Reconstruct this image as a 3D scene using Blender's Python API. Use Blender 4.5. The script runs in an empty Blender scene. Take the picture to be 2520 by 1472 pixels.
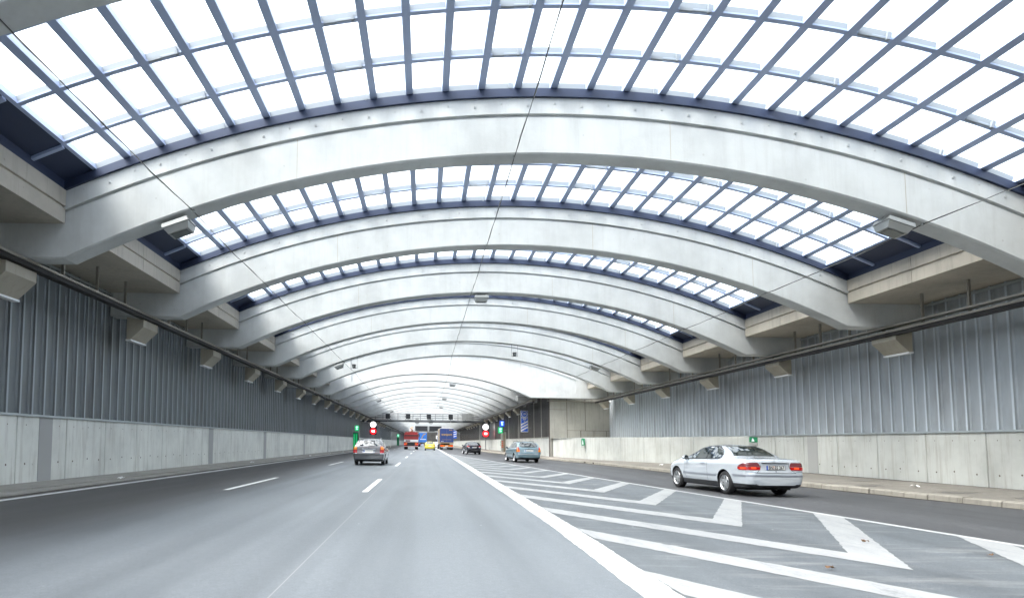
import bpy, bmesh, math, random
from mathutils import Vector, Matrix
from mathutils.bvhtree import BVHTree
random.seed(7)
SC = bpy.context.scene
COL = SC.collection
R = math.radians

# ------------------------------------------------------------------ camera
S = 0.015                      # crossfall of road and roof: everything drops to the right
CAM_H = 1.3
cam = bpy.data.cameras.new('camera')
cam.sensor_width = 36.0
cam.lens = 1580 / 2520 * 36
cam.shift_x = (1260 - 1045) / 2520
cam.shift_y = (975 - 736) / 2520
cam.clip_start = 0.05
cam.clip_end = 3000
camo = bpy.data.objects.new('camera', cam)
COL.objects.link(camo)
camo.location = (0, 0, CAM_H)
camo.rotation_euler = (math.pi / 2 + math.atan((1088 - 975) / 1580), 0, 0)
SC.camera = camo

# ------------------------------------------------------------------ sky, sun, exposure
world = bpy.data.worlds.new('World')
SC.world = world
world.use_nodes = True
nt = world.node_tree
nt.nodes.clear()
wo = nt.nodes.new('ShaderNodeOutputWorld')
bg = nt.nodes.new('ShaderNodeBackground')
sky = nt.nodes.new('ShaderNodeTexSky')
sky.sky_type = 'NISHITA'
sky.sun_disc = False
SUN_EL, SUN_ROT = 58.0, 248.0
sky.sun_elevation = R(SUN_EL)
sky.sun_rotation = R(SUN_ROT)
sky.air_density = 1.0
sky.dust_density = 4.0
hs = nt.nodes.new('ShaderNodeHueSaturation')          # overcast: the blue is mostly gone
hs.inputs['Saturation'].default_value = 0.36
hs.inputs['Hue'].default_value = 0.478
nt.links.new(sky.outputs[0], hs.inputs['Color'])
nt.links.new(hs.outputs[0], bg.inputs['Color'])
bg.inputs['Strength'].default_value = 0.15
nt.links.new(bg.outputs[0], wo.inputs['Surface'])
sun = bpy.data.lights.new('sun', 'SUN')
sun.energy = 1.5
sun.angle = R(40)
sun.color = (1.0, 0.985, 0.96)
suno = bpy.data.objects.new('sun', sun)
COL.objects.link(suno)
# direction towards the sun, the same as the sky's
_az = R(SUN_ROT)
_d = Vector((math.sin(_az) * math.cos(R(SUN_EL)), math.cos(_az) * math.cos(R(SUN_EL)), math.sin(R(SUN_EL))))
suno.rotation_euler = _d.to_track_quat('Z', 'Y').to_euler()
suno.location = (0, 0, 60)
SC.view_settings.view_transform = 'Standard'
SC.view_settings.look = 'None'
SC.view_settings.gamma = 1.0
SC.view_settings.use_curve_mapping = False
SC.view_settings.exposure = 2.55
SC.render.engine = 'CYCLES'
cy = SC.cycles
cy.max_bounces = 9
cy.diffuse_bounces = 5
cy.glossy_bounces = 4
cy.transmission_bounces = 6
cy.transparent_max_bounces = 16
cy.sample_clamp_indirect = 8
cy.caustics_reflective = False
cy.caustics_refractive = False
try:
    cy.use_denoising = True
    cy.denoiser = 'OPENIMAGEDENOISE'
except Exception:
    pass

# ------------------------------------------------------------------ materials
MATS = {}


def newmat(name):
    m = bpy.data.materials.new(name)
    m.use_nodes = True
    MATS[name] = m
    return m, m.node_tree, m.node_tree.nodes['Principled BSDF']


def plain(name, c, rough=0.6, metal=0.0, spec=0.5, emit=0.0, ecol=None, coat=0.0):
    m, t, b = newmat(name)
    b.inputs['Base Color'].default_value = (*c, 1)
    b.inputs['Roughness'].default_value = rough
    b.inputs['Metallic'].default_value = metal
    b.inputs['Specular IOR Level'].default_value = spec
    if emit:
        b.inputs['Emission Color'].default_value = (*(ecol or c), 1)
        b.inputs['Emission Strength'].default_value = emit
    if coat:
        b.inputs['Coat Weight'].default_value = coat
        b.inputs['Coat Roughness'].default_value = 0.04
    return m


def ramp(t, fac, stops):
    n = t.nodes.new('ShaderNodeValToRGB')
    while len(n.color_ramp.elements) < len(stops):
        n.color_ramp.elements.new(0.5)
    for e, (p, c) in zip(n.color_ramp.elements, stops):
        e.position = p
        e.color = c if len(c) == 4 else (*c, 1)
    t.links.new(fac, n.inputs['Fac'])
    return n.outputs['Color']


def noise(t, vec, scale, detail=5, rough=0.6):
    n = t.nodes.new('ShaderNodeTexNoise')
    n.inputs['Scale'].default_value = scale
    n.inputs['Detail'].default_value = detail
    n.inputs['Roughness'].default_value = rough
    t.links.new(vec, n.inputs['Vector'])
    return n.outputs['Fac']


def mapped(t, scale=(1, 1, 1), rot=(0, 0, 0)):
    g = t.nodes.new('ShaderNodeNewGeometry')
    m = t.nodes.new('ShaderNodeMapping')
    m.inputs['Scale'].default_value = scale
    m.inputs['Rotation'].default_value = rot
    t.links.new(g.outputs['Position'], m.inputs['Vector'])
    return m.outputs['Vector']


def mixc(t, fac, a, b, mode='MIX'):
    n = t.nodes.new('ShaderNodeMix')
    n.data_type = 'RGBA'
    n.blend_type = mode
    n.clamp_factor = True
    for sock, v in ((n.inputs['Factor'], fac), (n.inputs['A'], a), (n.inputs['B'], b)):
        if sock == n.inputs['Factor']:
            pass
    ins = [i for i in n.inputs if i.enabled]
    for sock, v in zip(ins, (fac, a, b)):
        if isinstance(v, (int, float)):
            sock.default_value = v
        elif isinstance(v, tuple):
            sock.default_value = (*v, 1) if len(v) == 3 else v
        else:
            t.links.new(v, sock)
    return [o for o in n.outputs if o.enabled][0]


def math_(t, op, a, b=None):
    n = t.nodes.new('ShaderNodeMath')
    n.operation = op
    for s, v in zip(n.inputs, (a, b)):
        if v is None:
            continue
        if isinstance(v, (int, float)):
            s.default_value = v
        else:
            t.links.new(v, s)
    return n.outputs[0]


def bump(t, b, h, strength=0.3, dist=0.01):
    n = t.nodes.new('ShaderNodeBump')
    n.inputs['Strength'].default_value = strength
    n.inputs['Distance'].default_value = dist
    t.links.new(h, n.inputs['Height'])
    t.links.new(n.outputs['Normal'], b.inputs['Normal'])


def concrete(name, c, dark, streak=0.35, rough=0.85, vscale=1.0, axis='z', pores=True):
    """cast concrete: cloudy tone, vertical run marks, pores and form marks"""
    m, t, b = newmat(name)
    b.inputs['Roughness'].default_value = rough
    b.inputs['Specular IOR Level'].default_value = 0.3
    v1 = mapped(t, (1, 1, 1))
    cloud = noise(t, v1, 0.55 * vscale, 6, 0.62)
    col = ramp(t, cloud, [(0.3, tuple(x * 0.80 for x in c)), (0.55, c), (0.75, tuple(min(1, x * 1.08) for x in c))])
    v2 = mapped(t, (5.0, 5.0, 0.35))
    run = noise(t, v2, 1.3, 5, 0.7)
    runm = ramp(t, run, [(0.50, (0, 0, 0)), (0.72, (1, 1, 1))])
    fac = math_(t, 'MULTIPLY', runm, streak)
    col = mixc(t, fac, col, dark)
    if pores:
        v3 = mapped(t, (1, 1, 1))
        vo = t.nodes.new('ShaderNodeTexVoronoi')
        vo.inputs['Scale'].default_value = 2.1
        t.links.new(v3, vo.inputs['Vector'])
        pm = ramp(t, vo.outputs['Distance'], [(0.03, (1, 1, 1)), (0.07, (0, 0, 0))])
        col = mixc(t, math_(t, 'MULTIPLY', pm, 0.45), col, dark)
    t.links.new(col, b.inputs['Base Color'])
    v4 = mapped(t, (1, 1, 1))
    bump(t, b, noise(t, v4, 22, 6, 0.7), 0.25, 0.01)
    return m


def asphalt(name, c1, c2, rough=0.55, light=0.25, seam=None, left=None):
    m, t, b = newmat(name)
    va = mapped(t, (1, 1, 1))
    big = noise(t, mapped(t, (0.55, 0.06, 1)), 1.0, 5, 0.6)
    col = ramp(t, big, [(0.3, c1), (0.7, c2)])
    fine = noise(t, va, 55, 3, 0.8)
    col = mixc(t, ramp(t, fine, [(0.35, (0.55, 0.55, 0.55)), (0.65, (0, 0, 0))]), col, tuple(x * 0.55 for x in c1))
    col = mixc(t, math_(t, 'MULTIPLY', ramp(t, fine, [(0.62, (0, 0, 0)), (0.75, (1, 1, 1))]), light), col, (0.5, 0.5, 0.48))
    # wheel-track polish and dribbles along the lane
    tr = noise(t, mapped(t, (1.6, 0.02, 1)), 1.0, 3, 0.5)
    col = mixc(t, math_(t, 'MULTIPLY', ramp(t, tr, [(0.42, (0, 0, 0)), (0.66, (1, 1, 1))]), 0.55), col, tuple(x * 0.62 for x in c1))
    spots = noise(t, mapped(t, (1.1, 0.35, 1)), 1.4, 4, 0.55)
    col = mixc(t, math_(t, 'MULTIPLY', ramp(t, spots, [(0.66, (0, 0, 0)), (0.76, (1, 1, 1))]), 0.45), col, tuple(x * 0.5 for x in c1))
    grain = noise(t, va, 14, 4, 0.75)
    col = mixc(t, math_(t, 'MULTIPLY', ramp(t, grain, [(0.40, (1, 1, 1)), (0.56, (0, 0, 0))]), 0.22), col, tuple(x * 0.55 for x in c1))
    # lost paint flecks and grit
    vo = t.nodes.new('ShaderNodeTexVoronoi')
    vo.inputs['Scale'].default_value = 1.0
    t.links.new(mapped(t, (1.5, 0.9, 1)), vo.inputs['Vector'])
    fl = ramp(t, vo.outputs['Distance'], [(0.012, (1, 1, 1)), (0.03, (0, 0, 0))])
    col = mixc(t, math_(t, 'MULTIPLY', fl, 0.6), col, (0.5, 0.5, 0.48))
    if left:  # colour darkens softly towards the left wall, edge broken by noise
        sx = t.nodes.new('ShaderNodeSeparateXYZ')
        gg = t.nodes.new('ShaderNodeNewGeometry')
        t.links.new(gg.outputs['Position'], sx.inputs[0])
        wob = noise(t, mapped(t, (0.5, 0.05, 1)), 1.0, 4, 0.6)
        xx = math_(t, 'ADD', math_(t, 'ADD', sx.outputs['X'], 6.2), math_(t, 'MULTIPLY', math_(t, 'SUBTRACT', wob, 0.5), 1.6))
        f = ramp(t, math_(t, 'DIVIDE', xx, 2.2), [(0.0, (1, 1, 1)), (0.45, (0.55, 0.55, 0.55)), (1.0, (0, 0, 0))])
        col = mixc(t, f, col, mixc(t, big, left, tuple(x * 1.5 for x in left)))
    if seam:
        sm = noise(t, mapped(t, (0.35, 2.2, 1), (0, 0, R(20))), 1.6, 5, 0.65)
        col = mixc(t, math_(t, 'MULTIPLY', ramp(t, sm, [(0.52, (0, 0, 0)), (0.68, (1, 1, 1))]), seam), col, (0.34, 0.345, 0.33))
    t.links.new(col, b.inputs['Base Color'])
    rr = ramp(t, big, [(0.3, (rough, rough, rough)), (0.7, (rough + .12, rough + .12, rough + .12))])
    t.links.new(rr, b.inputs['Roughness'])
    b.inputs['Specular IOR Level'].default_value = 0.5
    bump(t, b, noise(t, va, 90, 3, 0.7), 0.35, 0.006)
    return m


def paint_mark(name, c, wear=0.4):
    """road paint rubbed thin: the asphalt shows through in flecks and along tyre paths"""
    m, t, b = newmat(name)
    n = noise(t, mapped(t, (2.0, 0.5, 1)), 2.2, 6, 0.75)
    fn = noise(t, mapped(t), 26, 4, 0.75)
    tr = noise(t, mapped(t, (1.3, 0.05, 1)), 1.2, 3, 0.5)
    mk = math_(t, 'ADD', math_(t, 'MULTIPLY', n, 0.45), math_(t, 'ADD', math_(t, 'MULTIPLY', fn, 0.35), math_(t, 'MULTIPLY', tr, 0.2)))
    f = ramp(t, mk, [(0.36, (1, 1, 1)), (0.36 + 0.16 * wear, (0.35, 0.35, 0.35)), (0.62, (0, 0, 0))])
    col = mixc(t, math_(t, 'MULTIPLY', f, min(1.0, wear * 1.6)), c, (0.15, 0.158, 0.165))
    t.links.new(col, b.inputs['Base Color'])
    b.inputs['Roughness'].default_value = 0.55
    bump(t, b, fn, 0.2, 0.004)
    return m


def sheet_metal(name, c, dirt, amount):
    m, t, b = newmat(name)
    n1 = noise(t, mapped(t, (1.4, 1.4, 0.3)), 1.0, 5, 0.65)
    n2 = noise(t, mapped(t, (0.9, 0.9, 0.5)), 1.0, 4, 0.6)
    col = ramp(t, n1, [(0.35, tuple(x * 0.85 for x in c)), (0.65, c)])
    f = math_(t, 'MULTIPLY', ramp(t, math_(t, 'MULTIPLY', n1, math_(t, 'ADD', n2, 0.45)), [(0.42, (0, 0, 0)), (0.62, (1, 1, 1))]), amount)
    col = mixc(t, f, col, dirt)
    t.links.new(col, b.inputs['Base Color'])
    b.inputs['Metallic'].default_value = 0.25
    b.inputs['Roughness'].default_value = 0.38
    return m


def carpaint(name, c, metal=0.5, rough=0.28):
    m, t, b = newmat(name)
    n = noise(t, mapped(t), 300, 2, 0.5)
    col = ramp(t, n, [(0.3, tuple(x * 0.93 for x in c)), (0.7, c)])
    t.links.new(col, b.inputs['Base Color'])
    b.inputs['Metallic'].default_value = metal
    b.inputs['Roughness'].default_value = rough
    b.inputs['Coat Weight'].default_value = 1.0
    b.inputs['Coat Roughness'].default_value = 0.03
    return m


def glass_pane():
    """clear glazing with a thin film of grime: lets the daylight in, reflects a little"""
    m = bpy.data.materials.new('roof_glass')
    m.use_nodes = True
    t = m.node_tree
    t.nodes.clear()
    o = t.nodes.new('ShaderNodeOutputMaterial')
    tr = t.nodes.new('ShaderNodeBsdfTransparent')
    tr.inputs[0].default_value = (0.97, 0.985, 0.98, 1)
    tl = t.nodes.new('ShaderNodeBsdfTranslucent')
    tl.inputs[0].default_value = (0.9, 0.92, 0.93, 1)
    gl = t.nodes.new('ShaderNodeBsdfGlossy')
    gl.inputs['Roughness'].default_value = 0.05
    m1 = t.nodes.new('ShaderNodeMixShader')
    m1.inputs[0].default_value = 0.10
    m2 = t.nodes.new('ShaderNodeMixShader')
    m2.inputs[0].default_value = 0.04
    t.links.new(tr.outputs[0], m1.inputs[1])
    t.links.new(tl.outputs[0], m1.inputs[2])
    t.links.new(m1.outputs[0], m2.inputs[1])
    t.links.new(gl.outputs[0], m2.inputs[2])
    t.links.new(m2.outputs[0], o.inputs['Surface'])
    MATS['roof_glass'] = m
    return m


glass_pane()
concrete('beam_concrete', (0.615, 0.63, 0.615), (0.40, 0.39, 0.36), 0.22)
concrete('slab_concrete', (0.50, 0.46, 0.385), (0.22, 0.19, 0.15), 0.35)
concrete('plinth_concrete', (0.53, 0.54, 0.505), (0.24, 0.20, 0.15), 0.42)
concrete('plinth_left', (0.69, 0.70, 0.645), (0.25, 0.21, 0.16), 0.42)
concrete('end_concrete', (0.44, 0.43, 0.385), (0.20, 0.18, 0.14), 0.4)
concrete('lamp_concrete', (0.40, 0.37, 0.30), (0.25, 0.22, 0.16), 0.3, pores=False)
concrete('pavement_concrete', (0.215, 0.20, 0.175), (0.10, 0.085, 0.065), 0.55)
concrete('kerb_concrete', (0.29, 0.27, 0.23), (0.10, 0.085, 0.07), 0.5)
concrete('gutter_concrete', (0.32, 0.31, 0.28), (0.16, 0.14, 0.12), 0.4)
plain('joint_dark', (0.07, 0.055, 0.045), 0.9)
plain('post_grey', (0.36, 0.36, 0.345), 0.8)
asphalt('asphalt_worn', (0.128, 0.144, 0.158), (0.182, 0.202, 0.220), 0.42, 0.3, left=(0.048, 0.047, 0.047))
asphalt('asphalt_exit', (0.060, 0.062, 0.066), (0.09, 0.092, 0.096), 0.5, 0.15)
asphalt('asphalt_gore', (0.080, 0.092, 0.101), (0.130, 0.146, 0.157), 0.5, 0.3, seam=0.22)
plain('tar_seam', (0.235, 0.24, 0.245), 0.6)
plain('grime', (0.055, 0.047, 0.038), 0.9)
plain('damp', (0.085, 0.078, 0.068), 0.45)
paint_mark('marking_white', (0.43, 0.435, 0.43), 0.40)
paint_mark('marking_fresh', (0.72, 0.73, 0.71), 0.2)
paint_mark('marking_worn', (0.295, 0.303, 0.30), 0.62)
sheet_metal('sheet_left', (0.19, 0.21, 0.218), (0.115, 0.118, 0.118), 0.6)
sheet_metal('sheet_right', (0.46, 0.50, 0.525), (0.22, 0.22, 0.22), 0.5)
sheet_metal('sheet_far', (0.105, 0.10, 0.092), (0.055, 0.05, 0.045), 0.8)
plain('flashing', (0.42, 0.46, 0.47), 0.4, 0.4)
plain('frame_steel', (0.36, 0.43, 0.60), 0.45, 0.1)
plain('frame_pale', (0.21, 0.235, 0.26), 0.5)
plain('navy_steel', (0.028, 0.040, 0.080), 0.5, 0.2)
plain('tray_steel', (0.30, 0.28, 0.24), 0.45, 0.5)
plain('cable_black', (0.015, 0.014, 0.013), 0.7)
plain('galvanised', (0.36, 0.37, 0.36), 0.42, 0.6)
plain('anchor_grey', (0.55, 0.56, 0.55), 0.6)
plain('tie_hole', (0.12, 0.10, 0.08), 0.9)
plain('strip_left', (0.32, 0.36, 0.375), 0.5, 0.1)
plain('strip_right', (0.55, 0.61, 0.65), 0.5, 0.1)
plain('recess_grey', (0.33, 0.35, 0.38), 0.4)
plain('gantry_steel', (0.22, 0.23, 0.235), 0.5, 0.4)
plain('screen_dark', (0.022, 0.024, 0.028), 0.4)
plain('lamp_body', (0.30, 0.31, 0.30), 0.45, 0.3)
plain('lamp_glass', (0.16, 0.18, 0.17), 0.12)
plain('white_plastic', (0.78, 0.79, 0.78), 0.45)
plain('sign_blue', (0.015, 0.11, 0.62), 0.4)
plain('sign_white', (0.80, 0.82, 0.84), 0.4)
plain('sign_green', (0.01, 0.22, 0.09), 0.4)
plain('led_white', (0.9, 0.9, 0.9), 0.4, emit=0.9, ecol=(1, 1, 1))
plain('led_red', (0.8, 0.02, 0.02), 0.4, emit=0.30, ecol=(1, 0.01, 0.02))
plain('led_green', (0.01, 0.3, 0.1), 0.4, emit=0.12, ecol=(0.02, 0.75, 0.25))
plain('led_green_pale', (0.4, 0.9, 0.7), 0.4, emit=0.35, ecol=(0.45, 1, 0.75))
plain('led_blue', (0.01, 0.05, 0.4), 0.4, emit=0.16, ecol=(0.01, 0.10, 1))
plain('led_blue_pale', (0.5, 0.8, 1), 0.4, emit=0.35, ecol=(0.5, 0.82, 1))
plain('orange_red', (0.55, 0.12, 0.05), 0.5)
plain('rubber', (0.016, 0.016, 0.017), 0.75)
plain('rim_silver', (0.55, 0.56, 0.57), 0.3, 0.8)
plain('black_plastic', (0.022, 0.023, 0.026), 0.5)
plain('underbody', (0.008, 0.008, 0.008), 0.9)
_g = plain('car_glass', (0.016, 0.022, 0.021), 0.015)
_g.node_tree.nodes['Principled BSDF'].inputs['IOR'].default_value = 2.3
plain('chrome', (0.75, 0.76, 0.77), 0.12, 1.0)
plain('plate_white', (0.78, 0.78, 0.75), 0.4)
plain('plate_blue', (0.02, 0.10, 0.55), 0.4)
plain('plate_black', (0.015, 0.015, 0.015), 0.5)
plain('lamp_red', (0.26, 0.008, 0.01), 0.15, emit=0.02, ecol=(1, 0.02, 0.01), coat=1)
plain('lamp_red_lit', (0.6, 0.05, 0.02), 0.2, emit=0.22, ecol=(1, 0.08, 0.02))
plain('lamp_amber', (0.55, 0.16, 0.015), 0.2, emit=0.05, ecol=(1, 0.35, 0.03), coat=1)
plain('lamp_smoke', (0.17, 0.045, 0.05), 0.15, coat=1)
plain('lamp_clear', (0.75, 0.76, 0.78), 0.2, coat=1)
carpaint('paint_silver', (0.64, 0.685, 0.73), 0.40, 0.26)
carpaint('paint_grey', (0.13, 0.135, 0.145), 0.4, 0.32)
carpaint('paint_teal', (0.19, 0.29, 0.335), 0.45, 0.3)
carpaint('paint_black', (0.012, 0.013, 0.022), 0.2, 0.25)
carpaint('paint_yellow', (0.72, 0.60, 0.06), 0.0, 0.3)
carpaint('paint_white', (0.75, 0.76, 0.78), 0.0, 0.3)
carpaint('paint_red', (0.34, 0.025, 0.03), 0.0, 0.3)
plain('trim_grey', (0.20, 0.215, 0.25), 0.4)
plain('curtain_blue', (0.028, 0.055, 0.19), 0.6)
plain('curtain_sky', (0.03, 0.16, 0.52), 0.55)
plain('curtain_tan', (0.42, 0.36, 0.27), 0.7)
plain('lettering_gold', (0.50, 0.32, 0.06), 0.6)
plain('frame_brown', (0.26, 0.19, 0.11), 0.6)
plain('paper_white', (0.8, 0.8, 0.78), 0.8)
plain('leaf_brown', (0.11, 0.06, 0.03), 0.8)
plain('earth', (0.12, 0.11, 0.08), 0.95)


# ------------------------------------------------------------------ mesh helpers
def sh(p):
    """tunnel section coordinates -> world (crossfall)"""
    return (p[0], p[1], p[2] - S * p[0])


WLOC = {}


class MB:
    def __init__(self):
        self.v, self.f, self.m = [], [], []

    def face(self, pts, mi=0):
        n = len(self.v)
        self.v += [tuple(p) for p in pts]
        self.f.append(tuple(range(n, n + len(pts))))
        self.m.append(mi)
        return self

    def box(self, x0, x1, y0, y1, z0, z1, mi=0):
        n = len(self.v)
        self.v += [(x, y, z) for z in (z0, z1) for y in (y0, y1) for x in (x0, x1)]
        for q in ((0, 2, 3, 1), (4, 5, 7, 6), (0, 1, 5, 4), (2, 6, 7, 3), (0, 4, 6, 2), (1, 3, 7, 5)):
            self.f.append(tuple(n + i for i in q))
            self.m.append(mi)
        return self

    def loft(self, rings, closed=True, caps=True, mi=0):
        n = len(self.v)
        k = len(rings[0])
        for r in rings:
            self.v += [tuple(p) for p in r]
        for i in range(len(rings) - 1):
            for j in range(k if closed else k - 1):
                a, b = n + i * k + j, n + i * k + (j + 1) % k
                self.f.append((a, b, b + k, a + k))
                self.m.append(mi)
        if caps and closed:
            self.f.append(tuple(n + j for j in reversed(range(k))))
            self.m.append(mi)
            self.f.append(tuple(n + (len(rings) - 1) * k + j for j in range(k)))
            self.m.append(mi)
        return self

    def prism_y(self, prof, y0, y1, mi=0):
        """closed (x, z) outline, counter-clockwise seen from -y, pushed along y"""
        return self.loft([[(x, y0, z) for x, z in prof], [(x, y1, z) for x, z in prof]], mi=mi)

    def prism_x(self, prof, x0, x1, mi=0):
        return self.loft([[(x0, y, z) for y, z in prof], [(x1, y, z) for y, z in prof]], mi=mi)

    def tube(self, pts, r, n=6, mi=0):
        rings = []
        for i, p in enumerate(pts):
            p = Vector(p)
            a = Vector(pts[max(i - 1, 0)])
            b = Vector(pts[min(i + 1, len(pts) - 1)])
            d = (b - a).normalized()
            u = d.cross(Vector((0, 0, 1)))
            if u.length < 1e-3:
                u = d.cross(Vector((1, 0, 0)))
            u.normalize()
            w = d.cross(u)
            rr = r[i] if isinstance(r, (list, tuple)) else r
            rings.append([tuple(p + u * rr * math.cos(2 * math.pi * k / n) + w * rr * math.sin(2 * math.pi * k / n)) for k in range(n)])
        return self.loft(rings, mi=mi)

    def disc_y(self, c, r, th, n=24, mi=0):
        return self.tube([(c[0], c[1], c[2]), (c[0], c[1] + th, c[2])], r, n, mi)

    def build(self, name, mats, parent=None, shear=True, smooth=None, local=False, origin=None):
        if isinstance(mats, str):
            mats = [mats]
        v = self.v if (local or not shear) else [sh(p) for p in self.v]
        if parent is not None and not local:
            o = WLOC[parent]
        elif local:
            o = (0, 0, 0)
        elif origin is not None:
            o = origin
        else:
            xs, ys, zs = zip(*v)
            o = ((min(xs) + max(xs)) / 2, (min(ys) + max(ys)) / 2, min(zs))
        me = bpy.data.meshes.new(name)
        me.from_pydata([(p[0] - o[0], p[1] - o[1], p[2] - o[2]) for p in v], [], self.f)
        for mm in mats:
            me.materials.append(MATS[mm])
        if len(mats) > 1:
            me.polygons.foreach_set('material_index', self.m)
        bm = bmesh.new()
        bm.from_mesh(me)
        bmesh.ops.recalc_face_normals(bm, faces=bm.faces)
        bm.to_mesh(me)
        bm.free()
        if smooth:
            me.shade_smooth()
            me.set_sharp_from_angle(angle=R(smooth))
        ob = bpy.data.objects.new(name, me)
        COL.objects.link(ob)
        if parent is not None:
            ob.parent = parent
            WLOC[ob] = WLOC[parent] if not local else None
        else:
            ob.location = o
            WLOC[ob] = o
        return ob


def tag(o, label=None, cat=None, group=None, kind=None):
    if label:
        o['label'] = label
    if cat:
        o['category'] = cat
    if group:
        o['group'] = group
    if cat and not kind:
        kind = 'thing'
    if kind:
        o['kind'] = kind
    return o


def empty(name, loc, label, cat, group=None, rz=0.0, shear=True):
    o = bpy.data.objects.new(name, None)
    COL.objects.link(o)
    l = sh(loc) if shear else loc
    o.location = l
    o.rotation_euler = (0, 0, rz)
    o.empty_display_size = 0.1
    WLOC[o] = l
    return tag(o, label, cat, group)


def piece(name, me, parent, loc, rot=(0, 0, 0), scale=None):
    """one more copy of a shared mesh as a part of parent; loc in world"""
    o = bpy.data.objects.new(name, me)
    COL.objects.link(o)
    o.parent = parent
    p = WLOC[parent]
    # parts of parts carry their vertices relative to the root, so p is the root's place
    o.location = (loc[0] - p[0], loc[1] - p[1], loc[2] - p[2])
    o.rotation_euler = rot
    if scale:
        o.scale = scale
    return o


def mesh_only(mb, name, mats):
    o = mb.build(name, mats, shear=False, origin=(0, 0, 0))
    me = o.data
    bpy.data.objects.remove(o)
    return me


def text_mesh(s, size, depth=0.003, bold=0.0, align='CENTER', space=1.0):
    c = bpy.data.curves.new('lettering', 'FONT')
    c.body = s
    c.size = size
    c.extrude = depth
    c.offset = bold
    c.align_x = align
    c.align_y = 'CENTER'
    c.space_character = space
    o = bpy.data.objects.new('lettering', c)
    COL.objects.link(o)
    dg = bpy.context.evaluated_depsgraph_get()
    me = bpy.data.meshes.new_from_object(o.evaluated_get(dg))
    bpy.data.objects.remove(o)
    return me


def put_text(s, size, mat, parent, loc, rx=90, rz=0, sx=1.0, bold=0.0, world=True, align='CENTER', depth=0.003):
    """upright lettering that reads from -y"""
    me = text_mesh(s, size, depth, bold, align)
    me.materials.clear()
    me.materials.append(MATS[mat])
    o = bpy.data.objects.new('lettering', me)
    COL.objects.link(o)
    o.parent = parent
    p = WLOC[parent] if world else (0, 0, 0)
    l = sh(loc) if world else loc
    o.location = (l[0] - p[0], l[1] - p[1], l[2] - p[2])
    o.rotation_euler = (R(rx), 0, R(rz))
    o.scale = (sx, 1, 1)
    return o


def interp(tab, y):
    if y <= tab[0][0]:
        return tab[0][1]
    for (a, b), (c, d) in zip(tab, tab[1:]):
        if y <= c:
            return b + (d - b) * (y - a) / (c - a)
    return tab[-1][1]


ORD = ('zeroth first second third fourth fifth sixth seventh eighth ninth tenth eleventh twelfth thirteenth fourteenth fifteenth '
       'sixteenth seventeenth eighteenth nineteenth twentieth').split()
# ------------------------------------------------------------------ tunnel section
def D(n):
    return 14.4 + 6.9 * (n - 1)


XL, XR = -10.5, 16.66          # walls of the wide part
XF = 11.0                      # right wall of the narrow part
KL, KR, KF = -8.22, 14.2, 9.24  # where the arches flatten
Y_TR = D(7)                    # where the tunnel narrows
Y0, Y1 = -34.0, 330.0
BW = 0.56                      # beam width along the road


class Arch:
    def __init__(self, xl, xr, z_end, z_top):
        self.c = (xl + xr) / 2
        h = (xr - xl) / 2
        s = z_top - z_end
        self.R = (h * h + s * s) / (2 * s)
        self.z0 = z_top - self.R
        self.xl, self.xr, self.ze = xl, xr, z_end

    def z(self, x):
        x = min(max(x, self.xl), self.xr)
        return self.z0 + math.sqrt(self.R ** 2 - (x - self.c) ** 2)


LOW = Arch(KL, KR, 5.36, 7.98)
LED = Arch(KL, KR, 6.47, 8.90)
TOP = Arch(KL, KR, 6.93, 9.30)
LOWF = Arch(KL, KF, 5.32, 7.28)
LEDF = Arch(KL, KF, 6.40, 8.05)
TOPF = Arch(KL, KF, 6.85, 8.42)

# ---- ground, road sheets -------------------------------------------------------
GORE = [(-40, 11.3), (8.9, 8.22), (13.4, 7.85), (20.2, 7.22), (30.3, 6.27), (72, 2.78), (80, 2.62), (400, 2.62)]
KERB = [(-40, 14.9), (10, 13.75), (15, 13.35), (20, 12.95), (31, 12.05), (40, 11.55), (48, 11.0), (54, 10.35), (70, 9.7), (96, 8.7), (140, 8.3), (400, 8.3)]
THICK = [(-40, 1.75), (5.6, 1.88), (10, 2.0), (16, 2.07), (50, 2.27), (130, 2.45), (400, 2.6)]
stations = sorted(set([-34, -20, -8, 0, 3, 6, 9, 12, 15, 18, 20.2, 24, 30.3, 36, 40, 44, 48, 54, 60, 66, 72, 80, 96, 120, 140, 200, 330]))


def strip(name, fa, fb, mat, z=0.0, ys=None):
    mb = MB()
    ys = ys or stations
    for a, b in zip(ys, ys[1:]):
        mb.face([(fa(a), a, z), (fb(a), a, z), (fb(b), b, z), (fa(b), b, z)])
    return mb.build(name, mat, origin=(0, 0, 0))


g = MB().face([(-900, -900, -1.2), (900, -900, -1.2), (900, 1200, -1.2), (-900, 1200, -1.2)]).build('ground', 'earth', shear=False)
tag(g, kind='structure')
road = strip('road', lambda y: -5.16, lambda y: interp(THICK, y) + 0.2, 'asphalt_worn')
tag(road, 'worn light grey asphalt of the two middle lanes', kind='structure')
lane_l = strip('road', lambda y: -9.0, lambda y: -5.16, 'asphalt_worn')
tag(lane_l, 'dark asphalt of the lane beside the left wall', kind='structure')
gore = strip('road', lambda y: interp(THICK, y) + 0.2, lambda y: interp(GORE, y), 'asphalt_gore')
tag(gore, 'hatched asphalt wedge between the middle lane and the exit lane', kind='structure')
lane_x = strip('road', lambda y: interp(GORE, y), lambda y: interp(KERB, y), 'asphalt_exit')
tag(lane_x, 'dark asphalt of the exit lane beside the right kerb', kind='structure')

# markings, 4 mm proud
MK = 0.004


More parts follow.
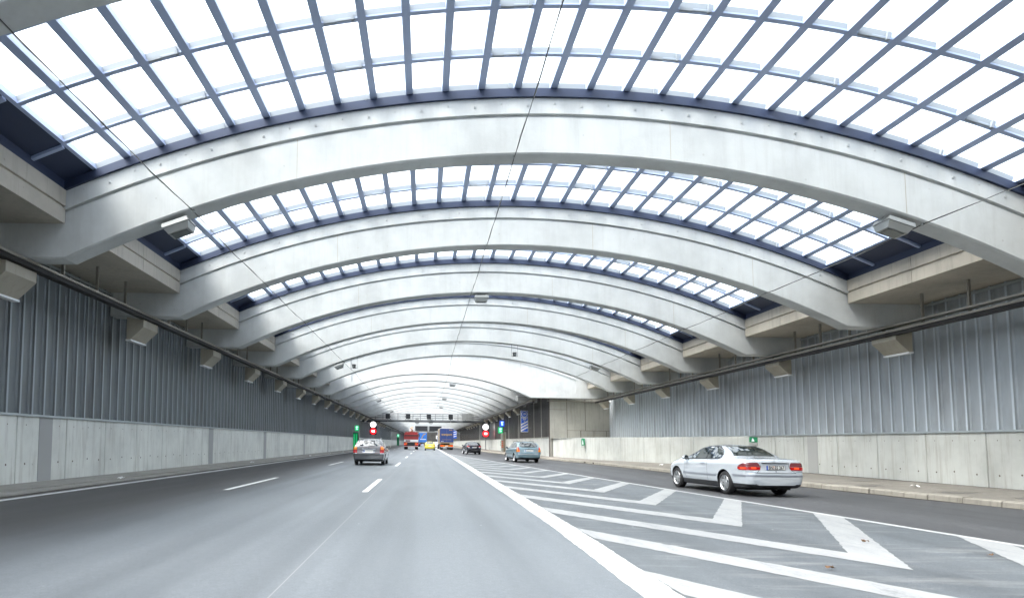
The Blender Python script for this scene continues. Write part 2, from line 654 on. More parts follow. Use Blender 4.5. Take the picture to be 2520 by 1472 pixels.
def ragged(pts, step=0.11, jit=0.012):
    """outline with the slightly broken edge of worn road paint"""
    out = []
    for a, b in zip(pts, pts[1:] + pts[:1]):
        n = max(1, int(math.hypot(b[0] - a[0], b[1] - a[1]) / step))
        for i in range(n):
            t = i / n
            j = jit if i else 0
            out.append((a[0] + (b[0] - a[0]) * t + random.uniform(-j, j), a[1] + (b[1] - a[1]) * t + random.uniform(-j, j), a[2]))
    return out


fine_st = [2 + 0.13 * i for i in range(180)]
fine_st = [-34] + fine_st + [y for y in stations if y > fine_st[-1] + 0.5]
_ja = {y: random.uniform(-0.012, 0.012) for y in fine_st}
_jb = {y: random.uniform(-0.012, 0.012) for y in fine_st}
th = strip('edge_line', lambda y: interp(THICK, y) + _ja[y], lambda y: interp(THICK, y) + 0.36 + _jb[y], 'marking_white', MK, fine_st)
th.parent = road
gl = strip('gore_line', lambda y: interp(GORE, y) - 0.075, lambda y: interp(GORE, y) + 0.075, 'marking_white', MK,
           [y for y in stations if y < 73])
gl.parent = gore
el = strip('edge_line', lambda y: -8.65, lambda y: -8.45, 'marking_fresh', MK)
el.parent = lane_l
for xc, w in ((-1.54, 0.15), (-5.12, 0.16)):
    me = mesh_only(MB().face([(-w / 2, 0, 0), (w / 2, 0, 0), (w / 2, 5.8, 0), (-w / 2, 5.8, 0)]), 'lane_dash', 'marking_fresh')
    for k in range(-1, 16):
        y = 16.65 + 18 * k
        o = bpy.data.objects.new('lane_dash', me)
        COL.objects.link(o)
        o.parent = road
        o.location = sh((xc, y, MK))
# long sealed joint beside the dashes
js = strip('tar_joint', lambda y: -1.30, lambda y: -1.285, 'tar_seam', MK * 0.6, [-20, 0, 10, 18, 30])
js.parent = road
# chevrons of the hatching
for k in range(-3, 18):
    yi = 8.14 + 3.55 * k
    xl_ = interp(THICK, yi) + 0.36
    xr_ = interp(GORE, yi)
    if xr_ - xl_ < 0.5:
        break
    xm = (xl_ + xr_) / 2
    mb = MB()
    sl, sr = 1.78, 1.95
    # left arm: from the wide line forward, right arm: to the thin line
    t = 1.08
    ya = yi + sl * (xm - xl_)
    xa = interp(THICK, ya) + 0.36
    # find where the right arm meets the thin line
    xb, yb = xr_, yi
    for _ in range(12):
        yb = yi + sr * (xb - xm)
        xb = interp(GORE, yb) - 0.075
    if k < 1:
        xb2, yb2 = xb + 0.07, yb - 0.85
    else:
        xb2, yb2 = xb + 0.05, yb - 0.75
    outline = [(xa, ya, MK), (xa, ya - t, MK), (xm, yi - t, MK), (xb2, yb2, MK), (xb, yb, MK), (xm, yi, MK)]
    outline = ragged(outline) if yi < 24 else outline
    # one flat sheet, cut into triangles (the V is not convex)
    from mathutils.geometry import tessellate_polygon
    for tri in tessellate_polygon([[Vector(p) for p in outline]]):
        mb.face([outline[i] for i in tri])
    c = mb.build('hatch_chevron', 'marking_worn', origin=(0, 0, 0))
    c.parent = gore

# ---- pavements and kerbs -------------------------------------------------------
# left: a low flat gutter strip up to the wall
mb = MB()
mb.loft([[(-9.0, y, -0.02), (-9.0, y, 0.03), (-9.35, y, 0.045), (-9.35, y, 0.075), (-10.7, y, 0.085), (-10.7, y, -0.1)] for y in (Y0, 60, Y1)])
pl = mb.build('pavement', 'gutter_concrete')
tag(pl, 'narrow concrete gutter strip along the foot of the left wall', kind='structure')

DADO = [(Y0, XR), (33, XR), (39.6, 15.1), (46.4, 12.6), (56.4, 11.25)]


def dado_x(y):
    return interp(DADO, y) if y < 56.4 else XF


mb = MB()
ys = [y for y in range(-34, 57, 2)] + [56.4, 56.6, 70, 96, 140, 330]
for a, b in zip(ys, ys[1:]):
    mb.face([(interp(KERB, a) + 0.28, a, 0.145), (dado_x(a) + 0.1, a, 0.225), (dado_x(b) + 0.1, b, 0.225), (interp(KERB, b) + 0.28, b, 0.145)])
pr = mb.build('pavement', 'pavement_concrete', origin=(0, 0, 0))
tag(pr, 'dirty raised pavement between the right kerb and the right wall', kind='structure')
# joints across the pavement
for y in [6 + 2.3 * i for i in range(24)]:
    x0, x1 = interp(KERB, y) + 0.3, dado_x(y)
    if x1 - x0 < 0.4:
        continue
    o = MB().face([(x0, y, 0.1475), (x1, y, 0.2275), (x1, y + 0.02, 0.2275), (x0, y + 0.02, 0.1475)]).build('joint', 'joint_dark', origin=(0, 0, 0))
    o.parent = pr
# kerb stones, one by one where they can be told apart
y = 2.0
while y < 62:
    L = 0.98
    xa, xb = interp(KERB, y), interp(KERB, y + L)
    dz = random.uniform(-0.012, 0.008)
    dx = random.uniform(-0.012, 0.012)
    prof = [(0, -0.05), (0.015, 0.115 + dz), (0.05, 0.145 + dz), (0.28, 0.15 + dz), (0.28, -0.05)]
    mb = MB()
    mb.loft([[(xa + dx + px, y + 0.01, pz) for px, pz in prof], [(xb + dx + px, y + L, pz) for px, pz in prof]])
    o = mb.build('kerb_stone', 'kerb_concrete', origin=(0, 0, 0))
    o.parent = pr
    y += 1.0
mb = MB()
for a, b in ((-34, 2.0), (62, 70), (70, 96), (96, 140), (140, 330)):
    mb.loft([[(interp(KERB, q) + px, q, pz) for px, pz in ((0, -0.05), (0.015, 0.115), (0.05, 0.145), (0.28, 0.15), (0.28, -0.05))] for q in (a, b)])
o = mb.build('kerb', 'kerb_concrete', origin=(0, 0, 0))
o.parent = pr

# grime swept against wall feet and kerb
def grime(xf, sgn, zf, y0, y1, lo, hi, parent, step=0.45):
    mb = MB()
    y = y0
    w0 = random.uniform(lo, hi)
    while y < y1:
        w1 = min(hi, max(lo, w0 + random.uniform(-0.35, 0.35) * (hi - lo)))
        mb.face([(xf(y), y, zf(y, 0)), (xf(y) + sgn * w0, y, zf(y, w0)), (xf(y + step) + sgn * w1, y + step, zf(y + step, w1)), (xf(y + step), y + step, zf(y + step, 0))])
        w0 = w1
        y += step
    o = mb.build('grime', 'grime', origin=(0, 0, 0))
    tag(o, kind='stuff')
    o.parent = parent
    return o


grime(lambda y: -10.49, 1, lambda y, w: 0.0885, 8, 110, 0.04, 0.16, pl)
grime(lambda y: -9.0, 1, lambda y, w: 0.003, 8, 110, 0.05, 0.22, lane_l)
grime(lambda y: interp(KERB, y), -1, lambda y, w: 0.003, 6, 90, 0.06, 0.35, lane_x)


def pav_z(y, x):
    a, b = interp(KERB, y) + 0.28, dado_x(y) + 0.1
    return 0.145 + 0.08 * (x - a) / (b - a)


grime(lambda y: dado_x(y) - 0.01, -1, lambda y, w: pav_z(y, dado_x(y) - 0.01 - w) + 0.004, 8, 33, 0.05, 0.25, pr)
for xc, yc, a, b in ((14.3, 17.3, 0.5, 0.16), (13.9, 20.2, 0.6, 0.14), (14.6, 15.4, 0.55, 0.18), (15.3, 22.5, 0.5, 0.12), (14.0, 26.5, 0.7, 0.14)):
    pts = []
    for i in range(18):
        q = 2 * math.pi * i / 18
        rr = random.uniform(0.6, 1.1)
        x, y = xc + a * rr * math.cos(q) * 0.8, yc + b * rr * math.sin(q) * 2.4
        pts.append((x, y, pav_z(y, x) + 0.004))
    mb = MB()
    c_ = (xc, yc, pav_z(yc, xc) + 0.004)
    for p, q in zip(pts, pts[1:] + pts[:1]):
        mb.face([c_, p, q])
    o = mb.build('damp_patch', 'damp', origin=(0, 0, 0))
    o.parent = pr

# ---- walls ---------------------------------------------------------------------
def sheet_mesh(side, z0, z1, pitch, name, mat):
    """one corrugation of profiled sheet; origin at its foot, ridge towards the road"""
    s = 1 if side == 'l' else -1          # +x is towards the road for the left wall
    prof = [(0.0, 0.0), (0.30, 0.0), (0.345, 0.035), (0.36, 0.085), (0.43, 0.085), (0.445, 0.035), (0.53, 0.0)]
    prof = [(a * pitch / 0.53, b) for a, b in prof]
    mb = MB()
    for (ya, xa), (yb, xb) in zip(prof, prof[1:]):
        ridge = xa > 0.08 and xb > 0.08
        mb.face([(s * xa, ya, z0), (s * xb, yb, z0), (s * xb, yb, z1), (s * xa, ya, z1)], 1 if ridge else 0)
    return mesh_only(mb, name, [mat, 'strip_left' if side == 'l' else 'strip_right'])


def plinth_mesh(w, z0, z1, side):
    s = 1 if side == 'l' else -1
    c = 0.018
    # face proud of the joint line, chamfered edges
    mb = MB()
    prof = [(-0.3, 0.008), (-0.04, 0.008), (-c * 0, 0.008 + c), (0, w - 0.008 - c), (-0.04, w - 0.008), (-0.3, w - 0.008)]
    mb.loft([[(s * x, y, z0) for x, y in prof], [(s * x, y, z1) for x, y in prof]])
    k = max(2, round(w / 0.78))
    for i in range(k):
        for zh, rr in ((0.58 + 0.05 * (i % 2), 0.030), (1.60, 0.018)):
            yc = w * (i + 0.5) / k + 0.06 * (i % 2)
            mb.face([(s * 0.0015, yc + rr * math.cos(2 * math.pi * j / 8), zh + rr * math.sin(2 * math.pi * j / 8)) for j in range(8)], 1)
    return mesh_only(mb, 'concrete_panel', ['plinth_left' if side == 'l' else 'plinth_concrete', 'tie_hole'])


def wall_core(name, x0, x1, y0, y1, z1, parent, mat='joint_dark'):
    MB().box(x0, x1, y0, y1, -0.3, z1).build(name, mat, parent)


PITCH = 0.53
# left wall
wl = empty('tunnel_wall', (XL, 30, 0), 'long left tunnel wall, concrete panels below dark ribbed metal sheets', 'wall')
wall_core('wall_core', XL - 1.2, XL - 0.16, Y0, Y1, 6.6, wl)
pm = plinth_mesh(2.3, 0.06, 1.82, 'l')
pmb = plinth_mesh(1.66, 0.06, 1.82, 'l')
yy = D(1) - 6.9 * 2 - 2.45
while yy < 118:
    for j in range(3):
        piece('concrete_panel', pm, wl, sh((XL, yy + 2.3 * j, 0)))
    yy += 6.9
MB().box(XL - 0.3, XL, Y0, D(1) - 6.9 * 2 - 2.45 - 0.02, 0.06, 1.82).build('concrete_panel', 'plinth_left', wl)
MB().box(XL - 0.3, XL, yy + 0.02, Y1, 0.06, 1.82).build('concrete_panel', 'plinth_left', wl)
MB().box(XL - 0.25, XL - 0.03, Y0, Y1, -0.2, 1.81).build('joint_filler', 'joint_dark', wl)
for yp in (17.5, 31.3, 42.0, 55.8, 69.6):       # grey smooth inserts
    MB().box(XL, XL + 0.012, yp, yp + 0.62, 0.09, 1.82).build('insert_strip', 'post_grey', wl)
MB().box(XL - 0.06, XL + 0.05, Y0, Y1, 1.825, 1.885).build('flashing', 'flashing', wl)
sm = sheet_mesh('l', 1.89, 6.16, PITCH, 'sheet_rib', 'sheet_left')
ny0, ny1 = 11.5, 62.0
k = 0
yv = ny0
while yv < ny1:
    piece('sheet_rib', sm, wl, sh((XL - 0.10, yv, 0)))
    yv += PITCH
far = MB()
prof = [(0.0, 0.0), (0.30, 0.0), (0.36, 0.085), (0.43, 0.085), (0.53, 0.0)]


def far_sheet(mb, x, s, ya, yb, z0=1.89, z1=6.16):
    y = ya
    while y < yb:
        for (pa, xa), (pb, xb) in zip(prof, prof[1:]):
            mb.face([(x + s * xa, y + pa, z0), (x + s * xb, y + pb, z0), (x + s * xb, y + pb, z1), (x + s * xa, y + pa, z1)])
        y += PITCH


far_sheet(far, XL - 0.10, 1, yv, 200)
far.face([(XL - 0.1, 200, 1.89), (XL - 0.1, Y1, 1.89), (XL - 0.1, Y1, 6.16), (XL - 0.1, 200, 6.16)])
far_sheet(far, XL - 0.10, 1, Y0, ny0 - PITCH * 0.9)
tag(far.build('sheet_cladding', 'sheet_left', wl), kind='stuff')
# wall-head strip
MB().box(XL - 0.02, XL + 0.03, Y0, Y1, 6.03, 6.10).build('head_strip', 'flashing', wl)

# right wall of the wide part
wr = empty('tunnel_wall', (XR, 30, 0), 'near right tunnel wall, pale concrete panels below blue-grey ribbed metal sheets', 'wall')
wall_core('wall_core', XR + 0.16, XR + 1.2, Y0, 59.0, 6.6, wr)
pmr = plinth_mesh(2.3, 0.2, 1.84, 'r')
yy = D(1) - 6.9 - 2.2
while yy < 33 - 6.8:
    for j in range(3):
        piece('concrete_panel', pmr, wr, sh((XR, yy + 2.3 * j, 0)))
    yy += 6.9
mb = MB()
mb.box(XR, XR + 0.3, Y0, D(1) - 6.9 - 2.22, 0.2, 1.84)
mb.build('concrete_panel', 'plinth_concrete', wr)
if yy < 33:
    MB().box(XR, XR + 0.3, yy + 0.02, 33.0, 0.2, 1.84).build('concrete_panel', 'plinth_concrete', wr)
MB().box(XR + 0.03, XR + 0.25, Y0, 33.0, -0.2, 1.83).build('joint_filler', 'joint_dark', wr)
MB().box(XR - 0.015, XR + 0.01, 27.3, 28.0, 0.24, 1.84).build('insert_strip', 'post_grey', wr)
# the plinth leaves the wall line and runs diagonally towards the road
prev = None
for (ya, xa), (yb, xb) in zip(DADO[1:], DADO[2:]):
    n = max(2, round(math.hypot(xb - xa, yb - ya) / 2.4))
    for j in range(n):
        a, b = j / n, (j + 1) / n
        p = (xa + (xb - xa) * a, ya + (yb - ya) * a)
        q = (xa + (xb - xa) * b, ya + (yb - ya) * b)
        d = Vector((q[0] - p[0], q[1] - p[1], 0)).normalized()
        nrm = Vector((d.y, -d.x, 0)) * 0.3
        e = d * 0.012
        mb = MB()
        base = [(p[0] + e.x, p[1] + e.y), (q[0] - e.x, q[1] - e.y), (q[0] - e.x + nrm.x, q[1] - e.y + nrm.y), (p[0] + e.x + nrm.x, p[1] + e.y + nrm.y)]
        mb.loft([[(x, y, 0.2) for x, y in base], [(x, y, 1.84) for x, y in base]])
        mb.build('concrete_panel', 'plinth_concrete', wr)
        mb = MB()
        base = [(x + nrm.x * 0.15, y + nrm.y * 0.15) for x, y in base]
        base = [(base[0][0] - e.x * 2, base[0][1] - e.y * 2), (base[1][0] + e.x * 2, base[1][1] + e.y * 2), (base[2][0] + e.x * 2, base[2][1] + e.y * 2), (base[3][0] - e.x * 2, base[3][1] - e.y * 2)]
        mb.loft([[(x, y, 0.2) for x, y in base], [(x, y, 1.83) for x, y in base]])
        mb.build('joint_filler', 'joint_dark', wr)
# ledge behind the diagonal plinth
mb = MB()
ys = [33, 39.6, 46.4, 56.4]
for a, b in zip(ys, ys[1:]):
    mb.face([(dado_x(a) + 0.1, a, 1.815), (XR + 0.2, a, 1.815), (XR + 0.2, b, 1.815), (dado_x(b) + 0.1, b, 1.815)])
mb.face([(dado_x(56.4) + 0.1, 56.4, 1.815), (XR + 0.2, 56.4, 1.815), (XR + 0.2, 58.6, 1.815), (dado_x(56.4) + 0.1, 57.0, 1.815)])
mb.build('ledge', 'plinth_concrete', wr)
MB().box(XR - 0.05, XR + 0.06, Y0, 58.4, 1.845, 1.905).build('flashing', 'flashing', wr)
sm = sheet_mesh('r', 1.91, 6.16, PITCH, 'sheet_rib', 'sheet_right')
yv = 13.0
while yv < 58.0:
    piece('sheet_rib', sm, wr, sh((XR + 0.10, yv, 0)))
    yv += PITCH
far = MB()
far_sheet(far, XR + 0.10, -1, Y0, 13.0 - PITCH * 0.9, 1.91)
tag(far.build('sheet_cladding', 'sheet_right', wr), kind='stuff')
MB().box(XR - 0.03, XR + 0.02, Y0, 58.4, 6.03, 6.10).build('head_strip', 'flashing', wr)

# concrete end wall where the tunnel narrows: cast panels with open joints
we = empty('end_wall', (14, 57.2, 1.8), 'tall beige concrete end wall where the tunnel narrows on the right', 'wall')
A_, B_ = Vector((11.0, 56.5, 0)), Vector((16.8, 58.05, 0))


def on_end(u):
    return A_ + (B_ - A_) * u


def end_panel(u0, u1, z0, z1, mat='end_concrete', out=0.0):
    a, b = on_end(u0), on_end(u1)
    mb = MB()
    mb.loft([[(a.x, a.y - out, z), (b.x, b.y - out, z), (b.x, b.y + 0.4, z), (a.x, a.y + 0.4, z)] for z in (z0, z1)])
    return mb.build('concrete_panel', mat, we)


g_ = 0.004
for u0, u1, z0, z1 in ((0, 0.28, 0.2, 4.35), (0, 0.28, 4.37, 5.35), (0.28, 0.58, 2.55, 5.35), (0.58, 1.0, 2.55, 5.35),
                       (0.28, 0.50, 0.2, 2.53), (0.50, 0.72, 0.2, 2.53), (0.72, 0.93, 0.2, 2.53), (0.93, 1.0, 0.2, 2.53)):
    end_panel(u0 + g_, u1 - g_, z0, z1)
a, b = on_end(0), on_end(1)
MB().loft([[(a.x + 0.02, a.y + 0.04, z), (b.x, b.y + 0.04, z), (b.x, b.y + 0.6, z), (a.x + 0.02, a.y + 0.6, z)] for z in (0, 6.4)]).build('wall_core', 'joint_dark', we)
# dark frieze of cables above it
MB().loft([[(a.x - 0.2, a.y - 0.25, z), (b.x, b.y - 0.25, z), (b.x, b.y + 0.03, z), (a.x - 0.2, a.y + 0.03, z)] for z in (5.06, 5.14)]).build('cable_rail', 'tray_steel', we)

# right wall of the narrow part
wf = empty('tunnel_wall', (XF, 130, 0), 'far right tunnel wall of sooty brown-grey sheets beyond the end wall', 'wall')
wall_core('wall_core', XF + 0.16, XF + 1.2, 57.2, Y1, 6.6, wf)
pmf = plinth_mesh(3.45, 0.15, 1.84, 'r')
yy = 57.0
while yy < 110:
    piece('concrete_panel', pmf, wf, sh((XF, yy, 0)))
    yy += 3.45
MB().box(XF, XF + 0.3, yy + 0.02, Y1, 0.15, 1.84).build('concrete_panel', 'plinth_concrete', wf)
MB().box(XF + 0.03, XF + 0.25, 57.2, Y1, -0.2, 1.83).build('joint_filler', 'joint_dark', wf)
MB().box(XF - 0.05, XF + 0.06, 57, Y1, 1.845, 1.905).build('flashing', 'end_concrete', wf)
far = MB()
far_sheet(far, XF + 0.10, -1, 57.0, 200, 1.91)
far.face([(XF + 0.1, 200, 1.91), (XF + 0.1, Y1, 1.91), (XF + 0.1, Y1, 6.16), (XF + 0.1, 200, 6.16)])
tag(far.build('sheet_cladding', 'sheet_far', wf), kind='stuff')
for yp in (60.5, 64.6, 75.0, 84.0):
    MB().box(XF - 0.02, XF + 0.03, yp, yp + 0.12, 1.91, 6.1).build('rail', 'end_concrete', wf)
# smooth brown panel field further on
MB().box(XF - 0.04, XF + 0.0, 100, 128, 1.91, 5.6).build('flat_cladding', 'sheet_far', wf)
MB().box(XF - 0.10, XF + 0.0, 127.6, 128.2, 0.2, 5.6).build('end_post', 'end_concrete', wf)

# far closing end of the view
fe = MB().box(-12, 12.5, Y1, Y1 + 1, -0.5, 9.5).build('tunnel_end', 'sheet_far')
tag(fe, 'dark far end of the tunnel behind the trucks', kind='structure')
MB().loft([[(x, Y0 - 1, -1), (x, Y0, -1), (x, Y0, 10), (x, Y0 - 1, 10)] for x in (-12, -11.7)]).build('wall_core', 'joint_dark', wl)

# ---- arched beams --------------------------------------------------------------
def xs_for(xl, xr, kl, kr, n):
    out = [xl] + [kl + (kr - kl) * i / n for i in range(n + 1)] + [xr]
    return out


def beam_mb(y, low, led, top, xl, xr, kl, kr, n=72, band=0.03):
    mb = MB()
    rings = []
    c = 0.035
    for x in xs_for(xl, xr, kl, kr, n):
        zb, zl, zt = low.z(x), led.z(x), top.z(x)
        rings.append([(x, y, zb + c), (x, y, zl - 0.045), (x, y + 0.06, zl - 0.04), (x, y + 0.06, zl + 0.02), (x, y - band, zl + 0.03), (x, y - band, zt),
                      (x, y + BW + band, zt), (x, y + BW + band, zl + 0.03), (x, y + BW - 0.06, zl + 0.02), (x, y + BW - 0.06, zl - 0.04),
                      (x, y + BW, zl - 0.045), (x, y + BW, zb + c), (x, y + BW - c, zb), (x, y + c, zb)])
    return mb.loft(rings)


anchor = mesh_only(MB().box(-0.035, 0.035, -0.018, 0.012, -0.05, 0.05).box(-0.014, 0.014, -0.04, -0.016, -0.014, 0.02), 'anchor_plate', 'anchor_grey')
seam = None
BEAMS = {}
for n in range(0, 7):
    y = D(n)
    b = beam_mb(y, LOW, LED, TOP, XL - 0.05, XR + 0.05, KL, KR).build('arch_beam', 'beam_concrete', smooth=25)
    if n == 0:
        tag(b, 'concrete arch beam overhead, cut off by the top left corner', 'beam', 'concrete arch beams of the wide tunnel')
    else:
        tag(b, f'{ORD[n]} white concrete arch beam counting from the nearest fully visible one', 'beam', 'concrete arch beams of the wide tunnel')
    BEAMS[n] = b
    # steel strip carrying the glazing on the beam
    mb = MB()
    rings = []
    for i in range(73):
        x = KL - 0.4 + (KR - KL + 0.8) * i / 72
        zt = TOP.z0 + math.sqrt(TOP.R ** 2 - (x - TOP.c) ** 2)
        rings.append([(x, y - 0.10, zt + 0.004), (x, y - 0.10, zt + 0.20), (x, y + BW + 0.10, zt + 0.20), (x, y + BW + 0.10, zt + 0.004)])
    mb.loft(rings).build('bearing_strip', 'navy_steel', b, smooth=30)
    if n >= 1 and n <= 4:
        q = KL + 0.4
        i = 0
        while q < KR - 0.3:
            ang = math.asin((q - TOP.c) / TOP.R)
            zc = TOP.z(q) - 0.13 - 0.05 * (i % 2)
            piece('anchor_plate', anchor, b, sh((q, y - 0.03, zc)), (0, ang + math.atan(S), 0), (0.8, 0.8, 0.7) if i % 2 else (0.55, 0.6, 0.45))
            q += 0.62 * math.cos(ang)
            i += 1
    if 1 <= n <= 5:            # casting joints of the beam face
        for u in (0.235, 0.62, 0.86):
            q = KL + (KR - KL) * u
            MB().box(q, q + 0.014, y - 0.0025, y + 0.002, LOW.z(q) + 0.04, LED.z(q)).build('casting_joint', 'slab_concrete', b)

# the beam where the tunnel narrows: a solid plate from the low narrow arch to the wide one
mb = MB()
cols = xs_for(XL - 0.05, XR + 0.05, KL, KF, 60)
cols = sorted(set(cols + [9.6, 10.5, 11.5, 12.5, 13.2, 13.9, 14.2, 15, 16, -6.4]))


def tr_low(x):
    return LOWF.z(x) if x < KF else 5.32


def in_rec(x):
    return -6.4 <= x <= 13.2


yT = Y_TR
for x0, x1 in zip(cols, cols[1:]):
    xm_ = (x0 + x1) / 2
    rec = in_rec(xm_)
    for x_pairs in ((x0, x1),):
        zs0 = [tr_low(x0), tr_low(x0) + 0.42, max(LED.z(x0), tr_low(x0) + 0.5), TOP.z(x0)]
        zs1 = [tr_low(x1), tr_low(x1) + 0.42, max(LED.z(x1), tr_low(x1) + 0.5), TOP.z(x1)]
        for j in range(3):
            yy_ = yT + (0.07 if (rec and j == 1) else 0)
            mb.face([(x0, yy_, zs0[j]), (x1, yy_, zs1[j]), (x1, yy_, zs1[j + 1]), (x0, yy_, zs0[j + 1])])
            if rec and j == 1:
                mb.face([(x0, yT, zs0[1]), (x1, yT, zs1[1]), (x1, yy_, zs1[1]), (x0, yy_, zs0[1])])
                mb.face([(x0, yT, zs0[2]), (x1, yT, zs1[2]), (x1, yy_, zs1[2]), (x0, yy_, zs0[2])])
        mb.face([(x0, yT, zs0[0]), (x1, yT, zs1[0]), (x1, yT + 0.9, zs1[0]), (x0, yT + 0.9, zs0[0])])
        mb.face([(x0, yT + 0.9, zs0[0]), (x1, yT + 0.9, zs1[0]), (x1, yT + 0.9, zs1[3]), (x0, yT + 0.9, zs0[3])])
        mb.face([(x0, yT, zs0[3]), (x1, yT, zs1[3]), (x1, yT + 0.9, zs1[3]), (x0, yT + 0.9, zs0[3])])
for x in (-6.4, 13.2):
    mb.face([(x, yT, tr_low(x) + 0.42), (x, yT + 0.07, tr_low(x) + 0.42), (x, yT + 0.07, max(LED.z(x), tr_low(x) + 0.5)), (x, yT, max(LED.z(x), tr_low(x) + 0.5))])
tb = mb.build('arch_beam', 'beam_concrete')
tag(tb, 'broad white concrete arch with a recessed panel where the tunnel narrows', 'beam')
for q in (-4.4, 0.2, 3.0, 4.9, 7.1, 8.4, 10.5):
    MB().box(q, q + 0.03, yT + 0.066, yT + 0.075, tr_low(q) + 0.45, LED.z(q) - 0.02).build('casting_joint', 'slab_concrete', tb)

# narrow arches beyond
fb = beam_mb(D(8), LOWF, LEDF, TOPF, XL - 0.05, XF + 0.05, KL, KF, 48).build('arch_beam', 'beam_concrete', smooth=25)
tag(fb, 'first narrow arch beam behind the broad panelled arch', 'beam', 'narrow concrete arch beams')
for n in range(9, 46):
    o = fb.copy()
    COL.objects.link(o)
    o.location.y += D(n) - D(8)
    k = n - 7
    if n < 16:
        tag(o, f'{ORD[k]} narrow arch beam behind the broad panelled arch')
    else:
        tag(o, 'narrow arch beam deep in the tunnel behind the sign gantry')

# ---- side slabs between the beams ----------------------------------------------
def slab_prof(xi, xo):
    s = 1 if xi > xo else -1
    return [(xo, 6.15), (xi, 6.15), (xi, 6.50), (xi - s * 0.05, 6.512), (xi - s * 0.05, 6.548), (xi, 6.56), (xi, 6.93), (xo, 6.93)]


for n in range(0, 7):
    a, b = D(n) + BW + 0.035, D(n + 1) - 0.035
    for side, xi, xo in (('left', KL, XL - 1.2), ('right', KR, XR + 1.2)):
        between = f'{ORD[n]} and {ORD[n + 1]} arch beams' if n else 'overhead and first full arch beams'
        r = empty('roof_slab', ((xi + xo) / 2, (a + b) / 2, 6.15), f'grey concrete roof edge slab on the {side} between the {between}', 'slab', 'roof edge slabs')
        m_ = (a + b) / 2 + 0.3
        for y0, y1 in ((a + 0.01, m_ - 0.012), (m_ + 0.012, b - 0.01)):
            MB().prism_y(slab_prof(xi, xo), y0, y1).build('slab_unit', 'slab_concrete', r)
for side, xi, xo in (('left', KL, XL - 1.2), ('right', KF, XF + 1.2)):
    mb = MB().prism_y(slab_prof(xi, xo), D(7) + 1.0, Y1)
    o = mb.build('roof_slab', 'slab_concrete')
    tag(o, f'continuous {side} roof edge slab above the narrow tunnel', 'slab')

# ---- skylights -----------------------------------------------------------------
GC, GZ0 = TOP.c, TOP.z0
GR0 = TOP.R + 0.205           # underside of the glazing bars
NCOL = 26
DA = 0.0300
ROWS = [1.33, 2.86, 4.50, 5.95]   # bars, measured back from the next beam


def gp(ang, r):
    return GC + r * math.sin(ang), GZ0 + r * math.cos(ang)


def arc_box(ang0, ang1, r0, r1, y0, y1, n=52):
    mb = MB()
    rings = []
    for i in range(n + 1):
        a = ang0 + (ang1 - ang0) * i / n
        (x0, z0), (x1, z1) = gp(a, r0), gp(a, r1)
        rings.append([(x0, y0, z0), (x1, y0, z1), (x1, y1, z1), (x0, y1, z0)])
    return mb.loft(rings)


